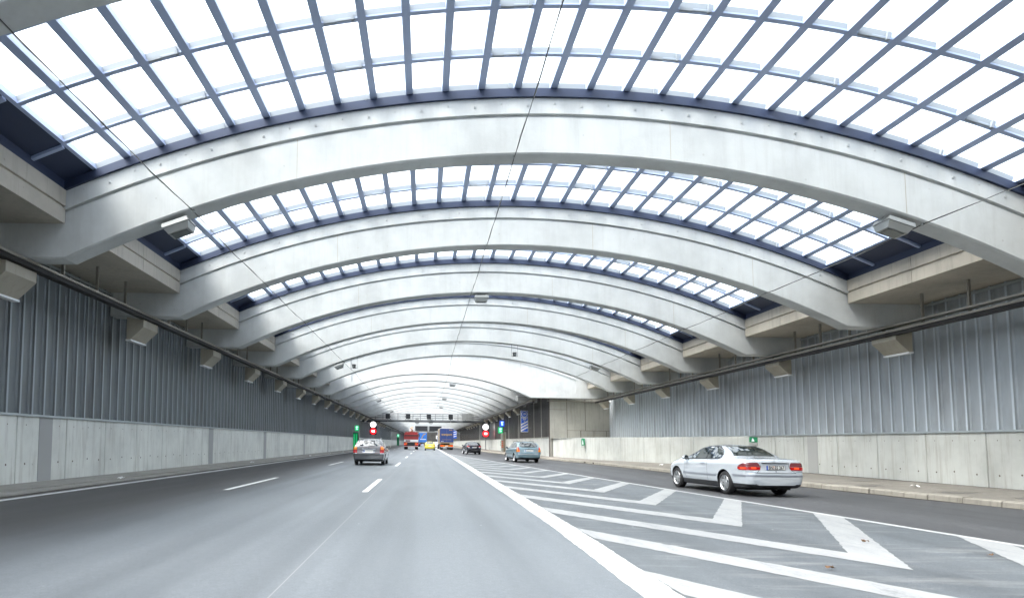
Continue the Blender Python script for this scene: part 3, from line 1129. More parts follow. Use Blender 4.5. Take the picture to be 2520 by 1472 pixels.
W_BAR = 0.158
rib_len = 6.9 - BW - 0.2
rib_me = mesh_only(MB().box(-W_BAR / 2, W_BAR / 2, 0, 6.9, 0, 0.19), 'glazing_bar', 'frame_steel')
OPENER = mesh_only(MB().box(-0.30, -0.06, -0.05, 0.0, -0.09, -0.03).box(0.22, 0.27, -0.07, 0.0, -0.10, 0.06).box(-0.06, 0.30, -0.03, 0.0, -0.07, -0.04), 'opener', 'frame_pale')
AM = 13 * DA
pw = GR0 * DA - W_BAR + 0.03
for n in range(0, 6):
    ya, yb = D(n) + BW, D(n + 1)
    between = f'{ORD[n]} and {ORD[n + 1]} arch beams' if n else 'overhead and first full arch beams'
    r = empty('skylight', (GC, (ya + yb) / 2, 9.3), f'gridded glass roof light between the {between}', 'skylight', 'arched roof lights')
    edges = [yb + 0.0] + [yb - q for q in ROWS] + [ya]
    for k in range(-13, 14):
        x, z = gp(k * DA, GR0)
        w = sh((x, D(n) + BW / 2, z))
        piece('glazing_bar', rib_me, r, w, (0, k * DA + math.atan(S), 0))
    for q in ROWS:
        yy_ = yb - q
        arc_box(-AM, AM, GR0 + 0.045, GR0 + 0.185, yy_ - 0.018, yy_ + 0.018).build('upstand', 'frame_pale', r, smooth=30)
        arc_box(-AM, AM, GR0 + 0.012, GR0 + 0.043, yy_ - 0.055, yy_ + 0.055).build('cross_bar', 'frame_steel', r, smooth=30)
    arc_box(-AM, AM, GR0 + 0.0, GR0 + 0.185, yb + 0.015, yb + 0.05).build('sill', 'frame_pale', r, smooth=30)
    arc_box(-AM, AM, GR0 + 0.0, GR0 + 0.185, ya - 0.05, ya - 0.015).build('sill', 'frame_pale', r, smooth=30)
    # panes
    for j, (y1, y0) in enumerate(zip(edges, edges[1:])):
        L = y1 - y0
        me = mesh_only(MB().box(-pw / 2, pw / 2, 0.0, L, 0, 0.016), 'pane', 'roof_glass')
        for k in range(NCOL):
            a = (k - 12.5) * DA
            x, z = gp(a, GR0 + 0.192)
            piece('pane', me, r, sh((x, y0, z)), (0, a + math.atan(S), 0))
            if k % 4 == 3 and j < 4:           # opener gear on every fourth pane
                x, z = gp(a, GR0 + 0.07)
                piece('opener', OPENER, r, sh((x, y1 - 0.03, z)), (0, a + math.atan(S), 0))
    # dark solid strips beside the glass
    for s in (-1, 1):
        a0, a1 = (s * AM, s * (AM + 0.042))
        arc_box(min(a0, a1), max(a0, a1), GR0 - 0.0, GR0 + 0.19, D(n) - 0.0, D(n + 1) + 0.0, 4).build('side_panel', 'navy_steel', r)
        xk = KL if s < 0 else KR
        MB().box(min(xk + s * 0.02, xk + s * 0.12), max(xk + s * 0.02, xk + s * 0.12), ya, yb, 6.90, 7.22).build('edge_closure', 'navy_steel', r)
        for q in (1.3, 3.2, 5.2):
            arc_box(min(a0, a1), max(a0, a1), GR0 - 0.06, GR0 - 0.002, yb - q - 0.05, yb - q + 0.05, 4).build('purlin', 'frame_steel', r)

# roof light over the remaining bay, the stretch behind the viewer and the narrow part: plain bars and long panes
def plain_light(name, label, ya, yb, c, z0, rr, am, ncol, cat='skylight', step=6.9):
    r = empty(name, (c, (ya + yb) / 2, 8), label, cat)
    mb = MB()
    pn = MB()
    sd = MB()
    da = 2 * am / ncol
    for k in range(ncol + 1):
        a = -am + k * da
        x, z = c + rr * math.sin(a), z0 + rr * math.cos(a)
        mb.box(x - 0.07, x + 0.07, ya, yb, z, z + 0.19)
    for k in range(ncol):
        a0, a1 = -am + k * da, -am + (k + 1) * da
        q = rr + 0.17
        pn.face([(c + q * math.sin(a0), ya, z0 + q * math.cos(a0)), (c + q * math.sin(a1), ya, z0 + q * math.cos(a1)),
                 (c + q * math.sin(a1), yb, z0 + q * math.cos(a1)), (c + q * math.sin(a0), yb, z0 + q * math.cos(a0))])
    tag(mb.build('glazing_bars', 'frame_steel', r), kind='stuff')
    tag(pn.build('glazing', 'roof_glass', r), kind='stuff')
    for s in (-1, 1):
        sd = MB()
        rings = []
        for i in range(4):
            a = s * (am + 0.06 * i / 3)
            rings.append([(c + q * math.sin(a), yv2, z0 + q * math.cos(a)) for q, yv2 in ((rr, ya), (rr, yb), (rr + 0.19, yb), (rr + 0.19, ya))])
        sd.loft(rings).build('side_panel', 'navy_steel', r)
    return r


plain_light('skylight', 'last roof light of the wide tunnel, before the broad panelled arch', D(6) + BW, D(7), GC, GZ0, GR0, AM, NCOL)
plain_light('skylight', 'roof lights above the narrow part of the tunnel', D(7) + 0.9, Y1, TOPF.c, TOPF.z0, TOPF.R + 0.2, 0.83 * math.asin((KF - KL) / 2 / TOPF.R), 18)
rear = plain_light('skylight', 'roof lights overhead nearest the viewer, outside the frame', Y0, D(0), GC, GZ0, GR0, AM, NCOL)
mb = MB()
for n in (-1, -2, -3, -4, -5):
    t_ = beam_mb(D(n), LOW, LED, TOP, XL - 0.05, XR + 0.05, KL, KR, 24)
    base = len(mb.v)
    mb.v += t_.v
    mb.f += [tuple(i + base for i in f) for f in t_.f]
    mb.m += t_.m
for xi, xo in ((KL, XL - 1.2), (KR, XR + 1.2)):
    mb.prism_y(slab_prof(xi, xo), Y0, D(0) - 0.08)
o = mb.build('tunnel_roof', 'beam_concrete', smooth=25)
tag(o, kind='structure')
# ------------------------------------------------------------------ fixtures on roof and walls
# cable trays along both wall heads
def tray(x0, x1, zr, ya, yb, label, hang_to, step, inner):
    r = empty('cable_tray', ((x0 + x1) / 2, (ya + yb) / 2, min(zr)), label, 'cable tray')
    for z in zr:
        MB().box(x0, x1, ya, yb, z, z + 0.055).build('rail', 'tray_steel', r)
    MB().box(x0 + 0.03, x1 - 0.03, ya, yb, zr[0] - 0.11, zr[0] - 0.005).build('cable_shadow_strip', 'cable_black', r)  # black strip: cables plus the dark shadow line under the tray
    me = mesh_only(MB().box(-0.035, 0.035, -0.03, 0.03, 0, hang_to - min(zr)), 'hanger', 'tray_steel')
    y = ya + 0.4
    while y < min(yb, 75):
        piece('hanger', me, r, sh((inner, y, min(zr))))
        y += step
    return r


tray(-9.30, -9.02, [5.27], Y0, Y1, 'long cable tray under the roof slabs along the left wall', 6.16, 1.72, -9.32)
tray(15.20, 15.46, [5.11, 5.27], Y0, 57.4, 'double railed cable tray along the near right wall', 6.16, 1.72, 15.48)
tray(9.62, 9.88, [5.11, 5.25], 57.4, Y1, 'cable tray along the far right wall behind the end wall', 6.16, 3.45, 9.90)

# wedge shaped wall lights
def wedge_mb(side):
    s = 1 if side == 'l' else -1
    xw = 0.0   # wall face, x grows towards the road
    body = [(0.80, 5.20), (1.34, 5.12), (1.34, 4.88), (0.92, 4.48), (0.80, 4.48)]
    b = MB().loft([[(s * x, y, z) for x, z in body] for y in (-0.9, 0.22)])
    st = MB().box(min(s * 0.78, s * 0.95), max(s * 0.78, s * 0.95), -0.92, 0.24, 4.43, 4.478)
    return mesh_only(b, 'housing', 'lamp_concrete'), mesh_only(st, 'light_strip', 'white_plastic')


wl_me, wr_me = wedge_mb('l'), wedge_mb('r')


def wedge(me, x, y, label, group):
    r = empty('wall_light', (x, y, 4.6), label, 'wall light', group)
    piece('housing', me[0], r, sh((x, y, 0)))
    piece('light_strip', me[1], r, sh((x, y, 0)))
    return r


for n in range(1, 16):
    lab = f'{ORD[n]} wedge shaped wall light from the front on the left wall'
    wedge(wl_me, XL, D(n) + 0.3, lab, 'wedge lights along the left wall')
for n in range(16, 22):
    wedge(wl_me, XL, D(n) + 0.3, 'small far wedge light on the left wall beyond the gantry', 'far wedge lights on the left wall')
for n in range(2, 8):
    wedge(wr_me, XR, D(n) + 0.3, f'{ORD[n - 1]} wedge shaped wall light from the front on the near right wall', 'wedge lights along the near right wall')
for n in range(9, 16):
    wedge(wr_me, XF, D(n) + 0.3, f'{ORD[n - 8]} slanting wedge light on the far right wall behind the end wall', 'wedge lights along the far right wall')
for n in range(16, 22):
    wedge(wr_me, XF, D(n) + 0.3, 'small far wedge light on the right wall beyond the gantry', 'far wedge lights on the right wall')

# box lamps under the beams
lb = MB()
lb.loft([[(-0.30, -0.26, 0.0), (0.30, -0.26, 0.0), (0.30, 0.26, 0.0), (-0.30, 0.26, 0.0)],
         [(-0.32, -0.28, -0.10), (0.32, -0.28, -0.10), (0.32, 0.28, -0.10), (-0.32, 0.28, -0.10)]])
lamp_top = mesh_only(lb, 'housing', 'lamp_body')
lb = MB()
lb.loft([[(-0.30, -0.26, -0.105), (0.30, -0.26, -0.105), (0.30, 0.26, -0.105), (-0.30, 0.26, -0.105)],
         [(-0.24, -0.20, -0.26), (0.24, -0.20, -0.26), (0.24, 0.20, -0.26), (-0.24, 0.20, -0.26)]])
lamp_low = mesh_only(lb, 'diffuser', 'galvanised')
lamp_gl = mesh_only(MB().box(-0.19, 0.19, -0.16, 0.16, -0.272, -0.262), 'glass', 'lamp_glass')
lamp_br = mesh_only(MB().box(0.18, 0.26, -0.03, 0.03, 0.0, 0.16).box(-0.26, -0.18, -0.03, 0.03, 0.0, 0.16), 'bracket', 'white_plastic')


def box_lamp(x, n, low, label):
    y = D(n) + 0.30
    z = low.z(x) - 0.10
    ang = math.atan(S) + math.asin((x - low.c) / low.R)
    r = empty('ceiling_lamp', (x, y, z), label, 'lamp', 'box lamps under the arch beams')
    r.rotation_euler = (0, ang, 0)
    for nm, me in (('housing', lamp_top), ('diffuser', lamp_low), ('glass', lamp_gl), ('bracket', lamp_br)):
        o = bpy.data.objects.new(nm, me)
        COL.objects.link(o)
        o.parent = r


box_lamp(-5.77, 1, LOW, 'grey box lamp under the first arch beam on the left')
box_lamp(11.0, 1, LOW, 'grey box lamp under the first arch beam on the right')
box_lamp(2.55, 3, LOW, 'grey box lamp at the crown of the third arch beam')
box_lamp(-5.7, 5, LOW, 'grey box lamp under the fifth arch beam on the left')
box_lamp(11.3, 5, LOW, 'grey box lamp under the fifth arch beam on the right')
box_lamp(2.75, 8, LOWF, 'small box lamp under the first narrow arch beam, right of its crown')
box_lamp(-5.5, 10, LOWF, 'small box lamp on the left under the third narrow arch beam')
box_lamp(2.6, 11, LOWF, 'small box lamp right of the crown of the fourth narrow arch beam')
box_lamp(-5.4, 14, LOWF, 'tiny box lamp far off on the left under the arch beams')
box_lamp(2.7, 14, LOWF, 'tiny box lamp far off right of the tunnel crown')

# overhead wires: sag a little between the beams
def wire(x, low, ns, label, lowf=None):
    pts = []
    for n in ns:
        L = low if n < 7 else LOWF
        z = (low.z(x) if n < 7 else lowf.z(x)) - 0.03
        pts.append((x + random.uniform(-0.01, 0.01), D(n) + 0.1, z))
    out = []
    for a, b in zip(pts, pts[1:]):
        for i in range(12):
            t = i / 12
            sag = -0.05 * 4 * t * (1 - t)
            out.append((a[0] + (b[0] - a[0]) * t + random.uniform(-.008, .008), a[1] + (b[1] - a[1]) * t, a[2] + (b[2] - a[2]) * t + sag + random.uniform(-.01, .01)))
    out.append(pts[-1])
    r = empty('overhead_wire', (x, 40, low.z(x)), label, 'wire')
    MB().tube(out, 0.009, 5).build('strand', 'cable_black', r)
    # second strand twisted round it
    MB().tube([(p[0] + 0.016 * math.sin(i * 0.8), p[1], p[2] + 0.014 * math.cos(i * 0.8)) for i, p in enumerate(out)], 0.006, 5).build('strand', 'galvanised', r)
    for p in pts:
        MB().box(p[0] - 0.02, p[0] + 0.02, p[1] - 0.03, p[1] + 0.03, p[2] - 0.02, p[2] + 0.05).build('clip', 'galvanised', r)
    return r


wire(-5.35, LOW, range(-1, 16), 'thin twisted wire running under the arches on the left', LOWF)
wire(2.08, LOW, range(-1, 16), 'thin twisted wire running under the crown of the arches', LOWF)
wire(11.5, LOW, range(-1, 7), 'thin twisted wire running under the arches on the right')


# cameras in U-shaped brackets
def cctv(x, n, drop, label):
    y = D(n) + 0.05
    z = LOW.z(x)
    r = empty('surveillance_camera', (x, y, z - drop), label, 'camera', 'cameras hung from the arches')
    w = 0.2
    MB().tube([(x - w, y, z + 0.1), (x - w, y, z - drop), (x + w, y, z - drop), (x + w, y, z + 0.1)], 0.022, 6).build('bracket', 'gantry_steel', r)
    MB().box(x - 0.10, x + 0.10, y - 0.2, y + 0.2, z - drop + 0.03, z - drop + 0.22).box(x - 0.12, x + 0.12, y - 0.24, y + 0.22, z - drop + 0.225, z - drop + 0.245).build('housing', 'screen_dark', r)
    MB().disc_y((x, y - 0.225, z - drop + 0.12), 0.06, 0.03, 12).build('lens', 'lamp_glass', r)


cctv(5.93, 5, 0.78, 'black surveillance camera in a U bracket right of the crown')
cctv(-4.65, 5, 0.72, 'black surveillance camera in a U bracket on the left')

# ---- sign gantry ----------------------------------------------------------------
YG = 107.0
gr = empty('sign_gantry', (0.3, YG, 4.6), 'grey steel lattice gantry with railings spanning the tunnel', 'gantry')
MB().box(XL + 0.1, XF - 0.1, YG, YG + 1.2, 4.72, 5.0).build('girder', 'gantry_steel', gr)
MB().box(XL + 0.1, XF - 0.1, YG - 0.1, YG - 0.01, 4.60, 4.74).build('lower_flange', 'screen_dark', gr)
for z in (5.3, 5.62, 5.95):
    MB().box(XL + 0.3, XF - 0.3, YG, YG + 0.07, z, z + 0.08).build('rail', 'gantry_steel', gr)
    MB().box(XL + 0.3, XF - 0.3, YG + 1.1, YG + 1.17, z, z + 0.08).build('rail', 'gantry_steel', gr)
x = XL + 1.0
while x < XF - 0.6:
    MB().box(x, x + 0.1, YG - 0.03, YG - 0.002, 5.0, 6.05).build('post', 'gantry_steel', gr)
    x += 1.25
# four lane control panels, at the places the photograph shows them
for px, w in ((954.5, 'leftmost'), (1004.5, 'second from the left'), (1055.5, 'third from the left'), (1109, 'rightmost')):
    xx = (px - 1045) * YG / 1580
    r = empty('lane_signal', (xx, YG - 0.3, 5.2), f'{w} of the dark square lane signals on the gantry', 'signal', 'lane signals on the gantry')
    MB().box(xx - 0.36, xx + 0.36, YG - 0.32, YG - 0.12, 5.12, 5.92).build('panel', 'screen_dark', r)
    MB().box(xx - 0.05, xx + 0.05, YG - 0.25, YG - 0.15, 4.62, 5.12).build('stem', 'gantry_steel', r)
    for dx in (-0.52, 0.42):
        for z in (5.16, 5.72):
            MB().box(xx + dx, xx + dx + 0.10, YG - 0.3, YG - 0.2, z, z + 0.12).build('beacon', 'white_plastic', r)
xx = (1149 - 1045) * YG / 1580
cab = empty('gantry_cabinet', (xx, YG - 0.3, 5.1), 'pale square cabinet standing at the right end of the gantry', 'cabinet')
MB().box(xx - 0.85, xx + 0.85, YG - 0.4, YG - 0.05, 5.06, 6.15).build('case', 'lamp_body', cab)
MB().box(xx - 0.01, xx + 0.01, YG - 0.408, YG - 0.4, 5.1, 6.1).build('door_gap', 'joint_dark', cab)

# pale equipment boxes at the head of the right wall
for (xa, ya, za, w_, lab) in ((9.7, 60.5, 5.35, 0.9, 'pale steel box on the wall head right of the broad arch'), (9.75, 105.0, 5.05, 0.55, 'small pale box above the right speed signals')):
    r = empty('junction_box', (xa, ya, za), lab, 'box')
    MB().box(xa - w_, xa + w_, ya, ya + 1.0, za, za + 0.42).build('case', 'lamp_body', r)
    MB().box(xa - w_ - 0.03, xa + w_ + 0.03, ya - 0.04, ya + 1.04, za + 0.425, za + 0.46).build('lid', 'white_plastic', r)

# jet fans
for px, w in ((1026.5, 'left'), (1060.5, 'right')):
    Y = 160.0
    xx = (px - 1045) * Y / 1580
    z = 6.45
    r = empty('jet_fan', (xx, Y, z - 0.6), f'{w} one of the two round jet fans under the far arches', 'fan', 'jet fans')
    ring = []
    mb = MB()
    for q, rr in ((0.0, 0.62), (2.4, 0.62), (2.4, 0.5), (0.0, 0.42)):
        ring.append([(xx + rr * math.cos(2 * math.pi * i / 28), Y + q, z + rr * math.sin(2 * math.pi * i / 28)) for i in range(28)])
    ring.append(ring[0])
    mb.loft(ring, caps=False).build('casing', 'galvanised', r, smooth=40)
    MB().disc_y((xx, Y + 0.4, z), 0.2, 1.5, 16).build('hub', 'screen_dark', r)
    for i in range(8):
        a = 2 * math.pi * i / 8
        ca, sa = math.cos(a), math.sin(a)
        mb = MB()
        mb.loft([[(xx + ca * q - sa * 0.07, Y + 0.6, z + sa * q + ca * 0.07), (xx + ca * q + sa * 0.07, Y + 0.75, z + sa * q - ca * 0.07),
                  (xx + ca * q + sa * 0.07, Y + 0.77, z + sa * q - ca * 0.07), (xx + ca * q - sa * 0.07, Y + 0.62, z + sa * q + ca * 0.07)] for q in (0.19, 0.46)])
        mb.build('blade', 'gantry_steel', r)
    for dx in (-0.4, 0.4):
        MB().box(xx + dx - 0.03, xx + dx + 0.03, Y + 1.0, Y + 1.1, z + 0.5, 7.4).build('hanger', 'gantry_steel', r)

# dark message boards across the road
YB = 190.0
r = empty('message_gantry', (0.4, YB, 4.3), 'pale crossbeam far down the tunnel carrying two dark boards', 'gantry')
MB().box(XL + 0.1, XF - 0.1, YB + 0.1, YB + 0.6, 4.25, 4.5).build('crossbeam', 'galvanised', r)
MB().box(0.92, 1.30, YB - 0.05, YB + 0.3, 4.5, 6.0).build('ladder', 'galvanised', r)
for x0, x1, w in ((-2.8, 0.88, 'left'), (1.35, 5.0, 'right')):
    b_ = empty('message_board', ((x0 + x1) / 2, YB, 4.6), f'{w} dark blank message board far down the tunnel', 'sign', 'dark message boards')
    MB().box(x0, x1, YB - 0.1, YB + 0.05, 4.62, 6.02).build('panel', 'screen_dark', b_)
    MB().box(x0 - 0.06, x1 + 0.06, YB - 0.08, YB + 0.07, 6.03, 6.12).build('hood', 'galvanised', b_)

# ---- lit speed signals ------------------------------------------------------------
def signal(px, Yv, z, kind, label, dia=0.46):
    x = (px - 1045) * Yv / 1580
    r = empty('speed_signal', (x, Yv, z - 0.6), label, 'signal', 'lit round signals beside the gantry')
    MB().box(x - 0.56, x + 0.56, Yv, Yv + 0.25, z - 0.56, z + 0.56).build('case', 'screen_dark', r)
    if kind == 'white':
        MB().disc_y((x, Yv - 0.02, z), dia, 0.018, 28).build('disc', 'led_white', r)
        for dx, dz, w in ((-0.05, 0.2, 0.22), (0.08, -0.22, 0.26)):
            MB().prism_y([(x + dx - w / 2, z + dz - 0.06), (x + dx + w / 2, z + dz), (x + dx + w / 2, z + dz + 0.06), (x + dx - w / 2, z + dz + 0.0)], Yv - 0.03, Yv - 0.022).build('symbol', 'screen_dark', r)
    else:
        ring = [[(x + q * math.cos(2 * math.pi * i / 28), yy, z + q * math.sin(2 * math.pi * i / 28)) for i in range(28)]
                for q, yy in ((0.52, Yv - 0.002), (0.52, Yv - 0.03), (0.30, Yv - 0.03), (0.30, Yv - 0.002))]
        MB().loft(ring, caps=False).build('ring', 'led_red', r)
        MB().disc_y((x, Yv - 0.012, z), 0.295, 0.010, 28).build('ground', 'led_red', r)
        MB().box(x - 0.22, x + 0.22, Yv - 0.022, Yv - 0.014, z - 0.13, z + 0.15).build('figure', 'led_white', r)
    return r


signal(918.5, 104.0, 4.02, 'white', 'white lit round signal on the left above the red one')
signal(918.5, 104.0, 2.95, 'red', 'red lit round signal on the left below the white one')
signal(1195, 104.0, 3.90, 'white', 'white lit round signal on the right above the red one')
signal(1195, 104.0, 2.82, 'red', 'red lit round signal on the right below the white one')
for px, z0, z1, lab in ((918.5, 0.1, 2.3, 'left'), (1195, 0.2, 2.2, 'right')):
    x = (px - 1045) * 104 / 1580
    p_ = MB().box(x - 0.07, x + 0.07, 104.1, 104.24, z0, 4.6).build('signal_post', 'gantry_steel')
    tag(p_, f'thin steel post carrying the {lab} pair of round signals', 'post')

# ---- blue countdown sign ------------------------------------------------------------
YS = 66.0
xs0, xs1 = (1281.5 - 1045) * YS / 1580, (1299.5 - 1045) * YS / 1580
xc = (xs0 + xs1) / 2
ztop, zmid, zbot = 4.70, 3.98, 2.50
r = empty('exit_sign', (xc, YS, zbot), 'tall blue exit countdown sign reading 104 and 300 m on the far right wall', 'sign')
MB().box(xs0, xs1, YS, YS + 0.04, zbot, zmid - 0.01).build('countdown_panel', 'sign_white', r)
MB().box(xs0, xs1, YS, YS + 0.04, zmid + 0.01, ztop).build('number_panel', 'sign_white', r)
MB().box(xs0 + 0.04, xs1 - 0.04, YS - 0.008, YS - 0.003, zbot + 0.05, zmid - 0.05).build('blue_field', 'sign_blue', r)
MB().box(xs0 + 0.04, xs1 - 0.04, YS - 0.008, YS - 0.003, zmid + 0.04, ztop - 0.04).build('blue_field', 'sign_blue', r)
zc = (zmid + ztop) / 2 + 0.0
ring = [[(xc + q * math.cos(2 * math.pi * i / 32), yy, zc + q * math.sin(2 * math.pi * i / 32)) for i in range(32)]
        for q, yy in ((0.315, YS - 0.009), (0.315, YS - 0.014), (0.265, YS - 0.014), (0.265, YS - 0.009))]
MB().loft(ring, caps=False).build('ring', 'sign_white', r)
put_text('104', 0.30, 'sign_white', r, (xc, YS - 0.016, zc), bold=0.006, sx=0.85)
put_text('300', 0.25, 'sign_white', r, (xc, YS - 0.016, zmid - 0.17), bold=0.006)
put_text('m', 0.16, 'sign_white', r, (xc, YS - 0.016, zmid - 0.34), bold=0.004)
w_ = xs1 - xs0 - 0.08
for k in range(3):
    z = zbot + 0.06 + k * 0.30
    MB().prism_y([(xs0 + 0.04, z), (xs1 - 0.04, z + 0.36), (xs1 - 0.04, z + 0.52), (xs0 + 0.04, z + 0.16)], YS - 0.014, YS - 0.010).build('stripe', 'sign_white', r)
for z in (2.9, 4.3):
    MB().box(xc - 0.3, 10.95, YS + 0.05, YS + 0.1, z, z + 0.05).build('bracket', 'gantry_steel', r)
# second countdown sign, further on behind the lorry
YS2 = 150.0
xs0, xs1 = (1113 - 1045) * YS2 / 1580, (1120.5 - 1045) * YS2 / 1580
r = empty('exit_sign', ((xs0 + xs1) / 2, YS2, 2.2), 'far blue and white countdown sign half hidden behind the lettered lorry', 'sign')
MB().box(xs0, xs1 + 0.3, YS2, YS2 + 0.04, 2.3, 4.1).build('panel', 'sign_blue', r)
for k in range(3):
    z = 2.5 + k * 0.5
    MB().prism_y([(xs0, z), (xs1 + 0.3, z + 0.3), (xs1 + 0.3, z + 0.5), (xs0, z + 0.2)], YS2 - 0.012, YS2 - 0.004).build('stripe', 'sign_white', r)
MB().box(xs1 + 0.3, 11.0, YS2 + 0.05, YS2 + 0.1, 3.2, 3.26).build('bracket', 'gantry_steel', r)

# ---- emergency niches and escape signs ----------------------------------------------
def lit_box(px, Yv, z, w, h, matA, matB, label, wallx, name='escape_sign', cat='sign'):
    x = (px - 1045) * Yv / 1580
    r = empty(name, (x, Yv, z - h / 2), label, cat)
    MB().box(x - w / 2, x + w / 2, Yv, Yv + 0.15, z - h / 2, z + h / 2).build('case', matA, r)
    # running figure and arrow as two light marks
    MB().box(x - w * 0.22, x + w * 0.08, Yv - 0.01, Yv - 0.004, z + h * 0.02, z + h * 0.34).build('mark', matB, r)
    MB().box(x + w * 0.12, x + w * 0.27, Yv - 0.01, Yv - 0.004, z + h * 0.10, z + h * 0.34).build('mark', matB, r)
    MB().box(x - w * 0.18, x + w * 0.22, Yv - 0.01, Yv - 0.004, z - h * 0.26, z - h * 0.08).build('mark', matB, r)
    MB().box(min(x, wallx), max(x, wallx), Yv + 0.16, Yv + 0.2, z - 0.03, z + 0.03).build('bracket', 'gantry_steel', r)
    return r


lit_box(878.5, 94.0, 3.2, 0.62, 0.78, 'led_green', 'led_green_pale', 'lit green escape sign above the left niche', XL)
lit_box(1231.5, 86.0, 3.05, 0.62, 0.80, 'led_green', 'led_green_pale', 'lit green escape sign beside the right emergency cabinet', XF)
b_ = lit_box(1235.5, 86.4, 3.95, 0.62, 0.78, 'led_blue', 'led_blue_pale', 'lit blue sign above the right emergency cabinet', XF, 'emergency_sign')
lit_box(980.0, 210.0, 3.3, 0.75, 0.95, 'led_green', 'led_green_pale', 'small far lit green escape sign on the left wall', XL)
x = (979.5 - 1045) * 210 / 1580
o = MB().box(x - 0.35, x + 0.35, 210.3, 210.6, 0.1, 2.7).build('escape_portal', 'sign_green')
tag(o, 'green escape portal far down on the left wall', 'portal')

# left niche: frame with two lit green bars
Yn = 94.5
xn = (875.5 - 1045) * Yn / 1580
r = empty('escape_niche', (xn, Yn, 0.1), 'emergency exit niche on the left framed by lit green bars', 'niche')
for dx in (-0.52, 0.40):
    MB().box(xn + dx, xn + dx + 0.13, Yn, Yn + 0.3, 0.1, 2.95).build('frame_post', 'end_concrete', r)
MB().box(xn - 0.39, xn + 0.40, Yn + 0.05, Yn + 0.25, 0.1, 2.6).build('door', 'sign_green', r)
for dx in (-0.28, 0.05):
    MB().box(xn + dx, xn + dx + 0.14, Yn + 0.02, Yn + 0.045, 0.35, 2.35).build('light_bar', 'led_green', r)
# right cabinet: posts with red and white stripes
Yn = 87.0
xn = (1238.5 - 1045) * Yn / 1580
r = empty('emergency_cabinet', (xn, Yn, 0.15), 'grey emergency cabinet with orange stripes on the far right wall', 'cabinet')
MB().box(xn - 0.30, xn + 0.02, Yn, Yn + 0.4, 0.15, 2.75).build('post', 'end_concrete', r)
MB().box(xn + 0.18, xn + 0.38, Yn, Yn + 0.4, 0.15, 2.85).build('post', 'end_concrete', r)
MB().box(xn + 0.02, xn + 0.18, Yn + 0.05, Yn + 0.4, 0.15, 2.5).build('door', 'frame_brown', r)
for k in range(4):
    MB().box(xn - 0.28, xn - 0.02, Yn - 0.01, Yn - 0.002, 0.75 + k * 0.24, 0.92 + k * 0.24).build('stripe', 'orange_red', r)

# small green escape plates on the low wall
def plate(x, y, z, w, h, label, rz=0.0):
    r = empty('escape_plate', (x, y, z - h / 2), label, 'sign', 'green escape plates')
    r.rotation_euler = (0, 0, rz)
    MB().box(-w / 2, w / 2, 0, 0.05, 0, h).build('plate', 'sign_green', r, local=True)
    MB().prism_y([(-w * 0.2, h * 0.15), (w * 0.15, h * 0.15), (w * 0.05, h * 0.55), (-w * 0.05, h * 0.85), (-w * 0.15, h * 0.55)], -0.01, -0.003).build('figure', 'sign_white', r, local=True)
    MB().box(-w / 2, w / 2, -0.02, 0.05, -0.16, -0.02).build('lamp', 'post_grey', r, local=True)


plate(12.05, 49.0, 1.50, 0.30, 0.52, 'green escape plate on the diagonal concrete wall', R(-55))
plate(16.60, 35.9 - 3.4, 1.68, 0.62, 0.26, 'green escape plate on the right wall just above the silver coupe', R(-80))
plate(10.9, 92.0, 1.35, 0.3, 0.55, 'small green escape plate on the far right wall behind the black car', R(-60))

# kerb drains and litter
for y in (43.2, 45.0, 61.0, 63.0):
    xk = interp(KERB, y)
    o = MB().box(xk - 0.012, xk + 0.03, y, y + 0.32, 0.02, 0.12).build('kerb_drain', 'joint_dark')
    tag(o, {43.2: 'nearer dark drain slot in the right kerb', 45.0: 'second dark drain slot in the right kerb', 61.0: 'third dark drain slot in the kerb beside the blue estate car', 63.0: 'farthest dark drain slot in the right kerb'}[y], 'drain', 'kerb drains')


def litter(x, y, z, s, mat, label, name='paper_scrap'):
    mb = MB()
    k = 5
    rings = []
    for i in range(k):
        rings.append([(x + s * (i / (k - 1) - 0.5), y + s * 0.5 * (j / 2 - 0.5), z + 0.01 + random.uniform(0, 0.35) * s) for j in range(3)])
    n = len(mb.v)
    mb.loft(rings, closed=False)
    o = mb.build(name, mat)
    tag(o, label, 'litter', 'litter by the walls')


litter(14.9, 40.6, 0.22, 0.25, 'paper_white', 'crumpled white paper on the pavement left of the silver coupe')
litter(13.2, 36.0, 0.2, 0.22, 'paper_white', 'second scrap of white paper on the right pavement')
litter(14.4, 19.0, 0.19, 0.24, 'paper_white', 'white scrap on the pavement right of the silver coupe')
litter(-9.2, 19.6, 0.05, 0.2, 'paper_white', 'white scrap in the left gutter beside the near wall')
litter(-9.25, 34.6, 0.05, 0.2, 'paper_white', 'white scrap in the left gutter farther down')
litter(-9.2, 46.0, 0.05, 0.22, 'paper_white', 'farthest white scrap in the left gutter')
litter(4.35, 7.0, 0.01, 0.09, 'leaf_brown', 'dry brown leaf lying on the white hatching', 'dry_leaf')
litter(6.95, 8.0, 0.01, 0.08, 'leaf_brown', 'dry brown leaf near the right edge of the hatched area', 'dry_leaf')
litter(6.1, 9.0, 0.01, 0.10, 'leaf_brown', 'dry brown leaf between two hatching arms', 'dry_leaf')
# small white studs on the left pavement edge
for i, y in enumerate((52.0, 62.5, 73.0, 85.0, 112.0, 124.0)):
    o = MB().box(-9.3, -9.18, y, y + 0.12, 0.04, 0.13).build('reflector_stud', 'paper_white')
    tag(o, f'{ORD[i + 1]} white reflector stud along the left gutter from the front', 'stud', 'white studs along the left gutter')
